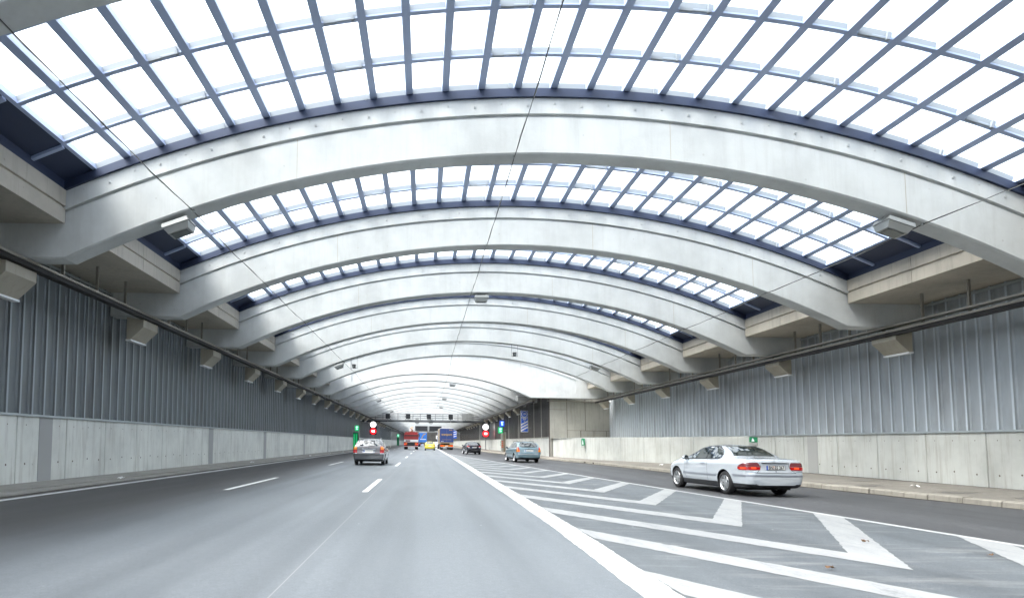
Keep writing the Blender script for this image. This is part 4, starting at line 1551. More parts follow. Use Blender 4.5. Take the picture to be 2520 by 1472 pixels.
# ------------------------------------------------------------------ vehicles
def smooth_tab(tab, y):
    """monotone-ish cubic through a table"""
    n = len(tab)
    if y <= tab[0][0]:
        return tab[0][1]
    if y >= tab[-1][0]:
        return tab[-1][1]
    for i in range(n - 1):
        if y <= tab[i + 1][0]:
            break
    x0, p0 = tab[i]
    x1, p1 = tab[i + 1]

    def slope(j):
        if j <= 0 or j >= n - 1:
            return 0.0 if n < 3 else ((tab[1][1] - tab[0][1]) / (tab[1][0] - tab[0][0]) if j <= 0 else (tab[-1][1] - tab[-2][1]) / (tab[-1][0] - tab[-2][0]))
        a = (tab[j][1] - tab[j - 1][1]) / (tab[j][0] - tab[j - 1][0])
        b = (tab[j + 1][1] - tab[j][1]) / (tab[j + 1][0] - tab[j][0])
        if a * b <= 0:
            return 0.0
        return 2 * a * b / (a + b)
    h = x1 - x0
    t = (y - x0) / h
    m0, m1 = slope(i) * h, slope(i + 1) * h
    return (2 * t ** 3 - 3 * t * t + 1) * p0 + (t ** 3 - 2 * t * t + t) * m0 + (-2 * t ** 3 + 3 * t * t) * p1 + (t ** 3 - t * t) * m1


def section(sp, y):
    zt = smooth_tab(sp['top'], y)
    zb = smooth_tab(sp['bot'], y)
    ze = min(smooth_tab(sp['belt'], y), zt - 0.02)
    wb = smooth_tab(sp['wb'], y)
    wr = min(smooth_tab(sp['wr'], y), wb - 0.02)
    ws = wb * sp.get('sill', 0.955)
    hgt = ze - zb
    up = zt - ze
    k = min(1.0, up / 0.30)                   # 1 in the greenhouse, 0 on bonnet and boot
    rc = 0.10 * k + 0.012
    zr = zt - (0.068 * k + 0.010)             # height of the roof edge
    pts = [(0, zb), (ws - 0.10, zb), (ws - 0.03, zb + 0.03), (ws, max(zb + 0.035, sp['skirt'])),
           (wb * 0.992, max(zb + hgt * 0.36, sp['skirt'] + 0.03)), (wb + 0.012, zb + hgt * 0.58), (wb + 0.006, zb + hgt * 0.80), (wb - 0.012, ze - 0.028), (wb - 0.035, ze)]
    x0, z0 = wb - 0.045, ze + 0.004
    for i in range(1, 6):
        t = i / 5
        b = t * (1 - t) * 0.06 * k
        pts.append((x0 + (wr + 0.03 * k - x0) * t + b, z0 + (zr - z0) * t))
    pts += [(wr * 0.93, zt - 0.042 * k - 0.006), (wr * 0.75, zt - 0.026 * k - 0.004), (wr * 0.4, zt - 0.008 * k - 0.001), (0, zt)]
    return pts


def patch(poly, bvh, axis, off=0.006, grid=0.05, sign=1, both=False):
    """lay a flat outline on the body: axis 'y' = seen from behind (x, z), 'x' = from the side (y, z), sign = which side"""
    us = [p[0] for p in poly]
    vs = [p[1] for p in poly]
    mb = MB()
    u = math.floor(min(us) / grid) * grid

    def clip(pl, f):
        out = []
        for a, b in zip(pl, pl[1:] + pl[:1]):
            fa, fb = f(a), f(b)
            if fa >= 0:
                out.append(a)
            if fa * fb < 0:
                t = fa / (fa - fb)
                out.append((a[0] + (b[0] - a[0]) * t, a[1] + (b[1] - a[1]) * t))
        return out

    def hit(a, b):
        if axis == 'y':
            o, d = Vector((a, -3, b)), Vector((0, 1, 0))
        elif axis == 'f':
            o, d = Vector((a, 9, b)), Vector((0, -1, 0))
        elif axis == 'z':
            o, d = Vector((a, b, 4)), Vector((0, 0, -1))
        else:
            o, d = Vector((sign * 3, a, b)), Vector((-sign, 0, 0))
        loc, nor, idx, dist = bvh.ray_cast(o, d)
        if loc is None:
            return None
        if nor.dot(d) > 0:
            nor = -nor
        n2 = (nor - d * 0.6).normalized()
        return loc + n2 * off
    while u < max(us):
        v = math.floor(min(vs) / grid) * grid
        while v < max(vs):
            pl = list(poly)
            for f in (lambda p: p[0] - u, lambda p: u + grid - p[0], lambda p: p[1] - v, lambda p: v + grid - p[1]):
                pl = clip(pl, f)
                if len(pl) < 3:
                    break
            if len(pl) >= 3:
                h = [hit(*p) for p in pl]
                if all(q is not None for q in h):
                    mb.face(h)
            v += grid
        u += grid
    return mb


def mirror(poly):
    return [(-a, b) for a, b in poly][::-1]


def wheel_meshes(r, w, style):
    """tyre, rim and hub, axis along x, outer side towards +x"""
    n = 36
    prof = [(-w / 2 + .01, r * 0.66), (-w / 2, r * 0.80), (-w / 2 + .012, r * 0.93), (-w / 2 + .035, r * 0.99), (0, r), (w / 2 - .035, r * 0.99),
            (w / 2 - .012, r * 0.93), (w / 2, r * 0.80), (w / 2 - .01, r * 0.66)]
    ty = MB()
    rings = [[(x, q * math.cos(2 * math.pi * i / n), q * math.sin(2 * math.pi * i / n)) for x, q in prof] for i in range(n)]
    rings.append(rings[0])
    ty.loft(rings, closed=False)
    tyre = mesh_only(ty, 'tyre', 'rubber')
    tyre.shade_smooth()
    rm = MB()
    prof = [(-w / 2 + .02, r * 0.62), (w / 2 - .005, r * 0.66), (w / 2 - .0, r * 0.645), (w / 2 - .025, r * 0.60), (w / 2 - .06, r * 0.56)]
    rings = [[(x, q * math.cos(2 * math.pi * i / n), q * math.sin(2 * math.pi * i / n)) for x, q in prof] for i in range(n)]
    rings.append(rings[0])
    rm.loft(rings, closed=False)
    # dished face with openings: spokes from hub to barrel
    ns = {'coupe': 7, 'plain': 6}.get(style, 6)
    wd = {'coupe': 0.17, 'plain': 0.15}.get(style, 0.15)
    for k in range(ns):
        a = 2 * math.pi * k / ns
        ca, sa = math.cos(a), math.sin(a)

        def P(q, t, x):
            return (x, ca * q - sa * t, sa * q + ca * t)
        rm.loft([[P(r * 0.16, -r * 0.085, w / 2 - .035), P(r * 0.16, r * 0.085, w / 2 - .035), P(r * 0.16, r * 0.085, w / 2 - .07), P(r * 0.16, -r * 0.085, w / 2 - .07)],
                 [P(r * 0.59, -r * wd * 0.62, w / 2 - .022), P(r * 0.59, r * wd * 0.62, w / 2 - .022), P(r * 0.59, r * wd * 0.62, w / 2 - .06), P(r * 0.59, -r * wd * 0.62, w / 2 - .06)]])
    rm.tube([(w / 2 - .08, 0, 0), (w / 2 - .025, 0, 0)], r * 0.2, 20)
    rim = mesh_only(rm, 'rim', 'rim_silver')
    bk = MB().tube([(-w / 2 + .03, 0, 0), (w / 2 - .085, 0, 0)], r * 0.61, 28)
    back = mesh_only(bk, 'brake_disc', 'underbody')
    return tyre, rim, back


def car(name, label, loc, rz, sp):
    root = empty(name, (loc[0], loc[1], 0), label, 'car', shear=False)
    root.location = sh((loc[0], loc[1], 0.001))
    root.rotation_euler = (0, math.atan(S) * math.cos(rz), rz)
    L = sp['L']
    ys = [0, .012, .03, .05, .075, .10, .13, .17, .22] + [.22 + (L - .44) * i / 52 for i in range(1, 53)] + [L - .17, L - .12, L - .08, L - .045, L - .02, L]
    ys = sorted(set(round(y, 4) for y in ys))
    mb = MB()
    rings = []
    for y in ys:
        h = section(sp, y)
        ring = [(x, y, z) for x, z in h] + [(-x, y, z) for x, z in h[-2:0:-1]]
        rings.append(ring)
    mb.loft(rings)
    body = mb.build('body', [sp['paint'], 'underbody'], root, local=True)
    bm = bmesh.new()
    bm.from_mesh(body.data)
    bvh = BVHTree.FromBMesh(bm)
    bm.free()
    # wheel housings
    wr_, ww = sp['wheel']
    axy = sp['axles']
    tr = sp['track']
    cut = MB()
    for ya in axy:
        for s in (-1, 1):
            cut.tube([(s * (tr - ww * 0.75), ya, wr_ + 0.005), (s * (tr + 0.6), ya, wr_ + 0.005)], wr_ + sp.get('gap', 0.055), 40, mi=1)
    cu = cut.build('cutter', ['underbody', 'underbody'], root, local=True)
    md = body.modifiers.new('arch', 'BOOLEAN')
    md.operation = 'DIFFERENCE'
    md.solver = 'EXACT'
    md.object = cu
    dg = bpy.context.evaluated_depsgraph_get()
    me = bpy.data.meshes.new_from_object(body.evaluated_get(dg))
    body.modifiers.clear()
    # split the dark lower skirt off
    zs = sp['skirt']
    zfun = (lambda c: c.z < (zs if not callable(zs) else zs(c)))
    parts = []
    for low in (False, True):
        b2 = bmesh.new()
        b2.from_mesh(me)
        kill = [f for f in b2.faces if (zfun(f.calc_center_median()) or f.material_index == 1) != low]
        bmesh.ops.delete(b2, geom=kill, context='FACES')
        m2 = bpy.data.meshes.new('body' if not low else 'lower_skirt')
        b2.to_mesh(m2)
        b2.free()
        parts.append(m2)
    parts[0].materials.clear()
    parts[0].materials.append(MATS[sp['paint']])
    parts[1].materials.clear()
    for mm in (sp.get('skirtmat', 'black_plastic'), 'underbody'):
        parts[1].materials.append(MATS[mm])
    for m2 in parts:
        m2.shade_smooth()
        m2.set_sharp_from_angle(angle=R(38))
    body.data = parts[0]
    sk = bpy.data.objects.new('lower_skirt', parts[1])
    COL.objects.link(sk)
    sk.parent = root
    bpy.data.objects.remove(cu)
    MB().box(-tr + 0.12, tr - 0.12, 0.35, L - 0.4, sp.get('floor', 0.17), 0.34).build('underbody', 'underbody', root, local=True)
    ex = sp.get('exhaust')
    if ex:
        MB().tube([(ex, -0.02, 0.24), (ex, 0.5, 0.24)], 0.035, 12).build('exhaust', 'chrome', root, local=True)
        MB().box(ex - 0.2, ex + 0.25, 0.22, 0.6, 0.15, 0.30).build('silencer', 'underbody', root, local=True)
    # wheels
    tyre, rim, back = wheel_meshes(wr_, ww, sp.get('rim', 'plain'))
    for ya in axy:
        for s in (-1, 1):
            w = bpy.data.objects.new('wheel', tyre)
            COL.objects.link(w)
            w.parent = root
            w.location = (s * tr, ya, wr_)
            w.rotation_euler = (random.uniform(0, 3), 0, 0 if s > 0 else math.pi)
            for nm, mm in (('rim', rim), ('brake_disc', back)):
                c = bpy.data.objects.new(nm, mm)
                COL.objects.link(c)
                c.parent = w

    def add(nm, poly, axis, mat, off=0.006, grid=0.05, sides=(1, -1)):
        if axis == 'x':
            for s in sides:
                q = patch(poly, bvh, 'x', off, grid, s)
                if q.f:
                    q.build(nm, mat, root, local=True, smooth=50)
        else:
            q = patch(poly, bvh, axis, off, grid)
            if q.f:
                return q.build(nm, mat, root, local=True, smooth=50)
    for it in sp['patches']:
        nm, poly, axis, mat = it[:4]
        kw = it[4] if len(it) > 4 else {}
        add(nm, poly, axis, mat, **kw)
        if axis in 'yf' and kw.get('off') is not None and False:
            pass
        if len(it) > 5 and it[5] == 'm':
            add(nm, mirror(poly), axis, mat, **kw)
    # number plate
    def rear_y(x, z):
        loc_, n_, i_, d_ = bvh.ray_cast(Vector((x, -3, z)), Vector((0, 1, 0)))
        return loc_.y if loc_ else 0
    pz = sp['plate']
    py = min(rear_y(0, pz - 0.05), rear_y(0, pz + 0.05)) - 0.012
    pl_ = MB().box(-0.26, 0.26, py - 0.008, py + 0.004, pz - 0.056, pz + 0.056).build('number_plate', 'plate_white', root, local=True)
    MB().box(-0.255, -0.215, py - 0.011, py - 0.009, pz - 0.052, pz + 0.052).build('country_strip', 'plate_blue', pl_, local=True)
    if sp.get('reg'):
        put_text(sp['reg'][0], 0.118, 'plate_black', pl_, (-0.135, py - 0.0115, pz - 0.003), world=False, sx=0.80, bold=0.002, depth=0.001)
        put_text(sp['reg'][1], 0.118, 'plate_black', pl_, (0.105, py - 0.0115, pz - 0.003), world=False, sx=0.80, bold=0.002, depth=0.001)
        MB().disc_y((-0.052, py - 0.0115, pz + 0.026), 0.016, 0.002, 12).build('seal', 'lamp_amber', pl_, local=True)
        MB().disc_y((-0.052, py - 0.0115, pz - 0.022), 0.016, 0.002, 12).build('seal', 'lamp_smoke', pl_, local=True)
        o = MB()
        o.box(-0.262, 0.262, py - 0.0095, py - 0.0085, pz + 0.050, pz + 0.057).box(-0.262, 0.262, py - 0.0095, py - 0.0085, pz - 0.057, pz - 0.050)
        o.box(-0.265, -0.259, py - 0.0095, py - 0.0085, pz - 0.057, pz + 0.057).box(0.259, 0.265, py - 0.0095, py - 0.0085, pz - 0.057, pz + 0.057)
        o.build('plate_rim', 'plate_black', pl_, local=True)
    # mirrors
    if sp.get('mirror'):
        my, mz, mx = sp['mirror']
        for s in (-1, 1):
            mb = MB()
            rings = []
            for q, k in ((-0.07, 0.82), (-0.05, 0.97), (0.0, 1.0), (0.05, 0.86), (0.09, 0.45)):
                rings.append([(s * (mx + 0.09 + 0.10 * k * math.cos(2 * math.pi * i / 18)), my + q, mz + 0.065 * k * math.sin(2 * math.pi * i / 18)) for i in range(18)])
            m_ = mb.loft(rings).build('wing_mirror', sp.get('mirrormat', sp['paint']), root, local=True, smooth=50)
            MB().tube([(s * (mx + 0.09), my - 0.073, mz), (s * (mx + 0.09), my - 0.071, mz)], 0.07, 18).build('mirror_glass', 'car_glass', m_, local=True)
            MB().box(min(s * (mx - 0.06), s * (mx + 0.05)), max(s * (mx - 0.06), s * (mx + 0.05)), my - 0.02, my + 0.04, mz - 0.06, mz - 0.025).build('mirror_arm', 'black_plastic', m_, local=True)
    if sp.get('rails'):
        ra, rb, rx, rz_ = sp['rails']
        for s in (-1, 1):
            pts = [(s * rx, ra, rz_(ra) - 0.02)] + [(s * rx, ra + 0.08 + (rb - ra - 0.16) * i / 8, rz_(ra + 0.08 + (rb - ra - 0.16) * i / 8) + 0.05) for i in range(9)] + [(s * rx, rb, rz_(rb) - 0.02)]
            MB().tube(pts, 0.016, 8).build('roof_rail', sp.get('railmat', 'galvanised'), root, local=True, smooth=50)
    return root, bvh, rear_y


def seam_(pts, w=0.012):
    """thin strip polygon along a list of points"""
    out_a, out_b = [], []
    for i, p in enumerate(pts):
        a = Vector(pts[max(i - 1, 0)])
        b = Vector(pts[min(i + 1, len(pts) - 1)])
        d = (b - a).normalized()
        n = Vector((-d.y, d.x)) * w / 2
        out_a.append((p[0] + n.x, p[1] + n.y))
        out_b.append((p[0] - n.x, p[1] - n.y))
    return out_a + out_b[::-1]


fine = dict(off=0.004, grid=0.04)
# ---- silver coupe -------------------------------------------------------------------
coupe = dict(
    L=4.57, paint='paint_silver', skirt=0.335, axles=(1.02, 3.71), track=0.742, wheel=(0.318, 0.215), rim='coupe', gap=0.05,
    top=[(0, .60), (.015, .66), (.05, .71), (.075, .80), (.12, .955), (.17, .985), (.30, 1.0), (.55, 1.015), (.84, 1.03), (1.04, 1.14), (1.24, 1.243), (1.46, 1.318), (1.74, 1.360), (2.1, 1.375), (2.45, 1.350),
         (2.80, 1.255), (3.30, 1.015), (3.46, .965), (3.9, .905), (4.25, .82), (4.45, .70), (4.54, .60), (4.57, .52)],
    belt=[(0, .55), (.05, .66), (.12, .90), (.3, .935), (.8, .955), (1.6, .935), (2.8, .905), (3.4, .885), (3.9, .83), (4.25, .74), (4.45, .62), (4.57, .46)],
    bot=[(0, .31), (.06, .26), (.4, .21), (1.2, .19), (3.6, .18), (4.3, .20), (4.57, .28)],
    wb=[(0, .62), (.02, .69), (.06, .755), (.14, .80), (.35, .832), (1.0, .858), (2.0, .862), (3.2, .858), (3.8, .845), (4.2, .79), (4.42, .69), (4.53, .56), (4.57, .45)],
    wr=[(0, .58), (.12, .70), (.45, .755), (.78, .73), (1.1, .64), (1.45, .565), (2.1, .55), (2.8, .585), (3.25, .68), (3.5, .75), (4.2, .66), (4.57, .4)],
    plate=.765, reg=('BN', 'ES 267'), mirror=(3.02, .965, .83),
    patches=[
        ('side_window', [(3.17, .945), (2.62, 1.205), (2.30, 1.290), (2.0, 1.312), (1.70, 1.285), (1.42, 1.20), (1.27, 1.08), (1.26, 1.01), (1.36, .975)], 'x', 'car_glass', dict(off=.006, grid=.06)),
        ('window_frame', seam_([(3.22, .935), (2.64, 1.215), (2.30, 1.305), (2.0, 1.326), (1.68, 1.30), (1.39, 1.21), (1.24, 1.085), (1.235, 1.0), (1.36, .962), (3.22, .930)], .022), 'x', 'black_plastic', dict(off=.009, grid=.04)),
        ('door_pillar', [(1.99, .955), (2.03, .955), (1.93, 1.31), (1.90, 1.31)], 'x', 'black_plastic', dict(off=.009, grid=.04)),
        ('rear_window', [(-.60, 1.052), (.60, 1.052), (.585, 1.08), (.47, 1.298), (.40, 1.322), (-.40, 1.322), (-.47, 1.298), (-.585, 1.08)], 'y', 'car_glass', dict(off=.006, grid=.05)),
        ('windscreen', [(-.66, 1.0), (.66, 1.0), (.53, 1.28), (-.53, 1.28)], 'f', 'car_glass', dict(off=.006, grid=.05)),
        ('tail_light', [(.43, .70), (.50, .70), (.80, .70), (.80, .785), (.405, .785)], 'y', 'lamp_red', dict(off=.012, grid=.03), 'm'),
        ('tail_light', [(.405, .792), (.80, .792), (.79, .868), (.74, .895), (.47, .895), (.43, .86)], 'y', 'lamp_smoke', dict(off=.012, grid=.03), 'm'),
        ('tail_light', [(.02, .70), (.30, .70), (.385, .73), (.37, .785), (.02, .785)], 'x', 'lamp_red', dict(off=.011, grid=.03)),
        ('tail_light', [(.03, .792), (.365, .792), (.29, .845), (.20, .88), (.10, .895), (.05, .895)], 'x', 'lamp_smoke', dict(off=.011, grid=.03)),
        ('lit_lamp', [(.53, .735), (.66, .735), (.66, .775), (.53, .775)], 'y', 'lamp_red_lit', dict(off=.016, grid=.03), 'm'),
        ('lit_lamp', [(.10, .735), (.27, .735), (.27, .765), (.10, .765)], 'x', 'lamp_red_lit', dict(off=.015, grid=.03)),
        ('bumper_strip', [(-.80, .53), (.80, .53), (.80, .575), (-.80, .575)], 'y', 'trim_grey', dict(off=.010, grid=.04)),
        ('bumper_strip', [(.01, .53), (.60, .53), (.60, .575), (.01, .575)], 'x', 'trim_grey', dict(off=.010, grid=.04)),
        ('door_strip', [(1.42, .485), (3.28, .485), (3.28, .53), (1.42, .53)], 'x', 'trim_grey', dict(off=.012, grid=.06)),
        ('door_gap', seam_([(3.20, .90), (3.18, .5), (3.10, .36)], .010), 'x', 'black_plastic', fine),
        ('door_gap', seam_([(1.90, .945), (1.86, .6), (1.88, .34)], .010), 'x', 'black_plastic', fine),
        ('door_handle', [(1.98, .80), (2.20, .80), (2.20, .835), (1.98, .835)], 'x', 'trim_grey', dict(off=.022, grid=.04)),
        ('boot_gap', seam_([(-.55, .63), (.55, .63)], .010), 'y', 'black_plastic', fine),
        ('boot_gap', seam_([(.40, .90), (.39, .80), (.43, .72), (.52, .64), (.55, .63)], .010), 'y', 'black_plastic', fine, 'm'),
        ('bumper_gap', seam_([(-.78, .655), (-.55, .655)], .008), 'y', 'black_plastic', fine, 'm'),
        ('boot_handle', [(-.36, .862), (.36, .862), (.37, .895), (-.37, .895)], 'y', 'chrome', dict(off=.020, grid=.05)),
        ('plate_recess', [(-.33, .70), (.33, .70), (.36, .85), (-.36, .85)], 'y', 'recess_grey', dict(off=.003, grid=.05)),
        ('lock', [(-.014, .655), (.014, .655), (.014, .685), (-.014, .685)], 'y', 'black_plastic', dict(off=.006, grid=.05)),
    ])
croot, cb, crear = car('coupe_car', 'silver two-door coupe with lit tail lights in the right exit lane', (9.2, 16.9), R(5.5), coupe)
# maker's badge: a ring with a three-armed star, and the letters on the boot
cyv = crear(0, .935) - 0.012
ring = [[(q * math.cos(2 * math.pi * i / 24), cyv + dy, .935 + q * math.sin(2 * math.pi * i / 24)) for i in range(24)] for q, dy in ((.040, .004), (.040, -.006), (.034, -.006), (.034, .004))]
bd = MB().loft(ring, caps=False)
for k in range(3):
    a = math.pi / 2 + 2 * math.pi * k / 3
    ca, sa = math.cos(a), math.sin(a)
    bd.loft([[(-sa * .008, cyv - .004, .935 + ca * .008), (sa * .008, cyv - .004, .935 - ca * .008), (0, cyv - .009, .935)],
             [(ca * .036 - sa * .001, cyv - .004, .935 + sa * .036 + ca * .001), (ca * .036 + sa * .001, cyv - .004, .935 + sa * .036 - ca * .001), (ca * .036, cyv - .006, .935 + sa * .036)]])
bd.build('badge', 'chrome', croot, local=True)
put_text('CLK', 0.055, 'chrome', croot, (-0.56, crear(-.56, .93) - 0.006, .928), world=False, bold=0.001)

# ---- grey estate ---------------------------------------------------------------------
est_top = [(0, .60), (.015, .68), (.05, .76), (.075, .90), (.10, 1.0), (.14, 1.055), (.27, 1.22), (.40, 1.365), (.50, 1.405), (.9, 1.44), (1.7, 1.465), (2.3, 1.45), (2.65, 1.39), (3.0, 1.215), (3.40, 1.0), (3.55, .96),
           (4.0, .88), (4.3, .78), (4.45, .64), (4.51, .5)]
estate = dict(
    L=4.51, paint='paint_grey', skirt=0.30, axles=(.98, 3.49), track=.745, wheel=(.315, .195), gap=.05, floor=.2,
    top=est_top,
    belt=[(0, .54), (.05, .70), (.10, .93), (.3, .965), (1.5, .945), (3.3, .91), (4.0, .81), (4.3, .70), (4.51, .44)],
    bot=[(0, .34), (.08, .27), (.5, .22), (1.2, .2), (3.6, .19), (4.3, .2), (4.51, .3)],
    wb=[(0, .74), (.02, .785), (.06, .815), (.14, .835), (.4, .85), (1.0, .865), (3.2, .865), (3.8, .84), (4.2, .78), (4.42, .68), (4.51, .5)],
    wr=[(0, .70), (.10, .775), (.25, .70), (.42, .625), (.8, .60), (2.6, .585), (3.0, .62), (3.35, .70), (3.6, .76), (4.2, .66), (4.51, .45)],
    plate=.775, mirror=(3.02, 1.0, .84), rails=(.75, 2.45, .56, lambda y: interp(est_top, y) - .03),
    patches=[
        ('side_window', [(3.15, .985), (2.62, 1.335), (1.85, 1.375), (.98, 1.345), (.50, 1.25), (.42, 1.04), (.60, 1.0), (1.8, .985)], 'x', 'car_glass', dict(off=.006, grid=.08)),
        ('window_post', [(2.02, .975), (2.10, .975), (2.06, 1.39), (2.0, 1.39)], 'x', 'black_plastic', dict(off=.010, grid=.05)),
        ('window_post', [(1.05, .985), (1.13, .985), (1.02, 1.36), (.95, 1.36)], 'x', 'black_plastic', dict(off=.010, grid=.05)),
        ('rear_window', [(-.655, 1.045), (.655, 1.045), (.66, 1.08), (.555, 1.35), (.52, 1.375), (-.52, 1.375), (-.555, 1.35), (-.66, 1.08)], 'y', 'car_glass', dict(off=.006, grid=.05)),
        ('windscreen', [(-.66, 1.04), (.66, 1.04), (.55, 1.38), (-.55, 1.38)], 'f', 'car_glass', dict(off=.006, grid=.05)),
        ('wiper', seam_([(-.02, 1.045), (.25, 1.055), (.40, 1.062)], .022), 'y', 'black_plastic', dict(off=.02, grid=.05)),
        ('tail_light', [(.645, .86), (.82, .86), (.81, 1.02), (.66, 1.02)], 'y', 'lamp_amber', dict(off=.012, grid=.03), 'm'),
        ('tail_light', [(.645, .685), (.825, .685), (.82, .855), (.645, .855)], 'y', 'lamp_red', dict(off=.012, grid=.03), 'm'),
        ('tail_light', [(.02, .685), (.16, .685), (.17, 1.02), (.06, 1.02)], 'x', 'lamp_red', dict(off=.010, grid=.03)),
        ('tail_light_frame', seam_([(.63, .67), (.84, .67), (.83, 1.035), (.645, 1.035), (.63, .67)], .03), 'y', 'lamp_red', dict(off=.009, grid=.03), 'm'),
        ('reflector', [(.62, .625), (.835, .625), (.84, .665), (.635, .665)], 'y', 'chrome', dict(off=.012, grid=.03), 'm'),  # chrome patch standing in for the white reflection below the tail light
        ('tailgate_handle', [(-.37, .87), (.37, .87), (.37, .905), (-.37, .905)], 'y', 'chrome', dict(off=.02, grid=.05)),
        ('plate_recess', [(-.34, .68), (.34, .68), (.36, .86), (-.36, .86)], 'y', 'trim_grey', dict(off=.003, grid=.05)),
        ('plate_ledge', [(-.32, .685), (.32, .685), (.33, .71), (-.33, .71)], 'y', 'chrome', dict(off=.012, grid=.05)),
        ('bumper_gap', seam_([(-.80, .585), (.80, .585)], .025), 'y', 'black_plastic', fine),
        ('badge', [(-.03, .93), (.03, .93), (.04, .95), (.03, .975), (-.03, .975), (-.04, .95)], 'y', 'plate_black', dict(off=.010, grid=.05)),
        ('door_gap', seam_([(2.07, .96), (2.07, .6), (1.98, .34)], .010), 'x', 'black_plastic', fine),
        ('door_gap', seam_([(1.10, .97), (1.2, .75), (1.45, .5), (1.5, .34)], .010), 'x', 'black_plastic', fine),
        ('door_gap', seam_([(3.12, .95), (3.12, .34)], .010), 'x', 'black_plastic', fine),
    ])
eroot, eb, er_ = car('estate_car', 'grey estate car with roof rails in the lane left of the camera', (-3.06, 35.0), R(-0.4), estate)

# ---- teal estate ------------------------------------------------------------------------
foc_top = [(0, .58), (.02, .68), (.06, .74), (.09, .88), (.12, 1.0), (.18, 1.09), (.30, 1.24), (.44, 1.37), (.58, 1.425), (1.0, 1.455), (1.7, 1.47), (2.3, 1.445), (2.65, 1.375), (3.0, 1.20), (3.38, 1.0), (3.5, .965),
           (3.9, .88), (4.25, .76), (4.4, .62), (4.45, .5)]
focus = dict(
    L=4.45, paint='paint_teal', skirt=0.32, axles=(.95, 3.57), track=.75, wheel=(.31, .195), gap=.05, floor=.2,
    top=foc_top,
    belt=[(0, .52), (.06, .68), (.12, .93), (.3, .99), (1.5, .96), (3.3, .90), (3.9, .79), (4.25, .66), (4.45, .42)],
    bot=[(0, .36), (.08, .29), (.5, .24), (1.2, .21), (3.6, .2), (4.3, .22), (4.45, .3)],
    wb=[(0, .64), (.02, .72), (.06, .785), (.14, .825), (.4, .85), (1.0, .865), (3.2, .862), (3.8, .83), (4.15, .76), (4.36, .64), (4.45, .46)],
    wr=[(0, .60), (.12, .76), (.28, .715), (.45, .64), (.8, .60), (2.6, .575), (3.0, .62), (3.35, .70), (3.6, .75), (4.2, .62), (4.45, .4)],
    plate=.82, mirror=(2.98, 1.0, .83), rails=(.85, 2.4, .55, lambda y: interp(foc_top, y) - .03), railmat='black_plastic',
    patches=[
        ('side_window', [(3.12, .975), (2.60, 1.32), (1.85, 1.375), (1.0, 1.35), (.62, 1.25), (.50, 1.10), (.62, 1.03), (1.8, .99)], 'x', 'car_glass', dict(off=.006, grid=.08)),
        ('window_post', [(2.02, .97), (2.10, .97), (2.06, 1.40), (2.0, 1.40)], 'x', 'paint_teal', dict(off=.010, grid=.05)),
        ('window_post', [(1.02, .99), (1.10, .99), (.98, 1.36), (.90, 1.36)], 'x', 'paint_teal', dict(off=.010, grid=.05)),
        ('rear_window', [(-.60, 1.09), (-.45, 1.05), (.45, 1.05), (.60, 1.09), (.635, 1.16), (.58, 1.32), (.50, 1.385), (-.50, 1.385), (-.58, 1.32), (-.635, 1.16)], 'y', 'car_glass', dict(off=.006, grid=.05)),
        ('windscreen', [(-.66, 1.03), (.66, 1.03), (.55, 1.37), (-.55, 1.37)], 'f', 'car_glass', dict(off=.006, grid=.05)),
        ('wiper', seam_([(-.05, 1.30), (.2, 1.25), (.42, 1.13)], .024), 'y', 'black_plastic', dict(off=.02, grid=.05)),
        ('tail_light', [(.64, .74), (.81, .74), (.82, .90), (.68, .90), (.655, .86)], 'y', 'lamp_amber', dict(off=.012, grid=.03), 'm'),
        ('tail_light', [(.68, .905), (.82, .905), (.81, 1.0), (.78, 1.07), (.71, 1.07), (.69, 1.0)], 'y', 'lamp_red', dict(off=.012, grid=.03), 'm'),
        ('lit_lamp', [(-.77, .77), (-.67, .77), (-.68, .88), (-.76, .88)], 'y', 'lamp_red_lit', dict(off=.018, grid=.03)),
        ('lit_lamp', [(.71, .95), (.78, .95), (.77, 1.04), (.72, 1.04)], 'y', 'lamp_red_lit', dict(off=.018, grid=.03)),
        ('tail_light', [(.03, .74), (.20, .74), (.22, .90), (.24, 1.05), (.12, 1.05)], 'x', 'lamp_amber', dict(off=.010, grid=.03)),
        ('bumper_strip', [(-.78, .56), (.78, .56), (.78, .60), (-.78, .60)], 'y', 'paint_silver', dict(off=.010, grid=.04)),
        ('tailgate_handle', [(-.30, .91), (.30, .91), (.32, .935), (-.32, .935)], 'y', 'black_plastic', dict(off=.012, grid=.05)),
        ('plate_recess', [(-.33, .74), (.33, .74), (.36, .90), (-.36, .90)], 'y', 'paint_silver', dict(off=.003, grid=.05)),
        ('tailgate_gap', seam_([(-.60, .68), (.60, .68)], .016), 'y', 'black_plastic', fine),
        ('badge', [(-.05, .955), (.05, .955), (.06, .97), (.05, .985), (-.05, .985), (-.06, .97)], 'y', 'plate_black', dict(off=.010, grid=.05)),
        ('door_strip', [(1.5, .56), (3.0, .56), (3.0, .60), (1.5, .60)], 'x', 'black_plastic', dict(off=.012, grid=.06)),
        ('door_gap', seam_([(2.07, .96), (2.07, .6), (1.98, .34)], .010), 'x', 'black_plastic', fine),
        ('door_gap', seam_([(3.10, .95), (3.10, .34)], .010), 'x', 'black_plastic', fine),
    ])
car('estate_car', 'pale blue-green estate car in the exit lane ahead of the silver coupe', (7.17, 44.25), R(5.0), focus)

# ---- hatchbacks -----------------------------------------------------------------------------
hat_top = [(0, .58), (.02, .68), (.06, .75), (.09, .90), (.13, 1.0), (.20, 1.08), (.34, 1.24), (.46, 1.345), (.60, 1.39), (1.0, 1.42), (1.5, 1.43), (2.0, 1.40), (2.4, 1.30), (2.8, 1.10), (3.0, 1.0), (3.15, .96), (3.5, .88), (3.8, .75), (3.93, .6), (3.97, .5)]


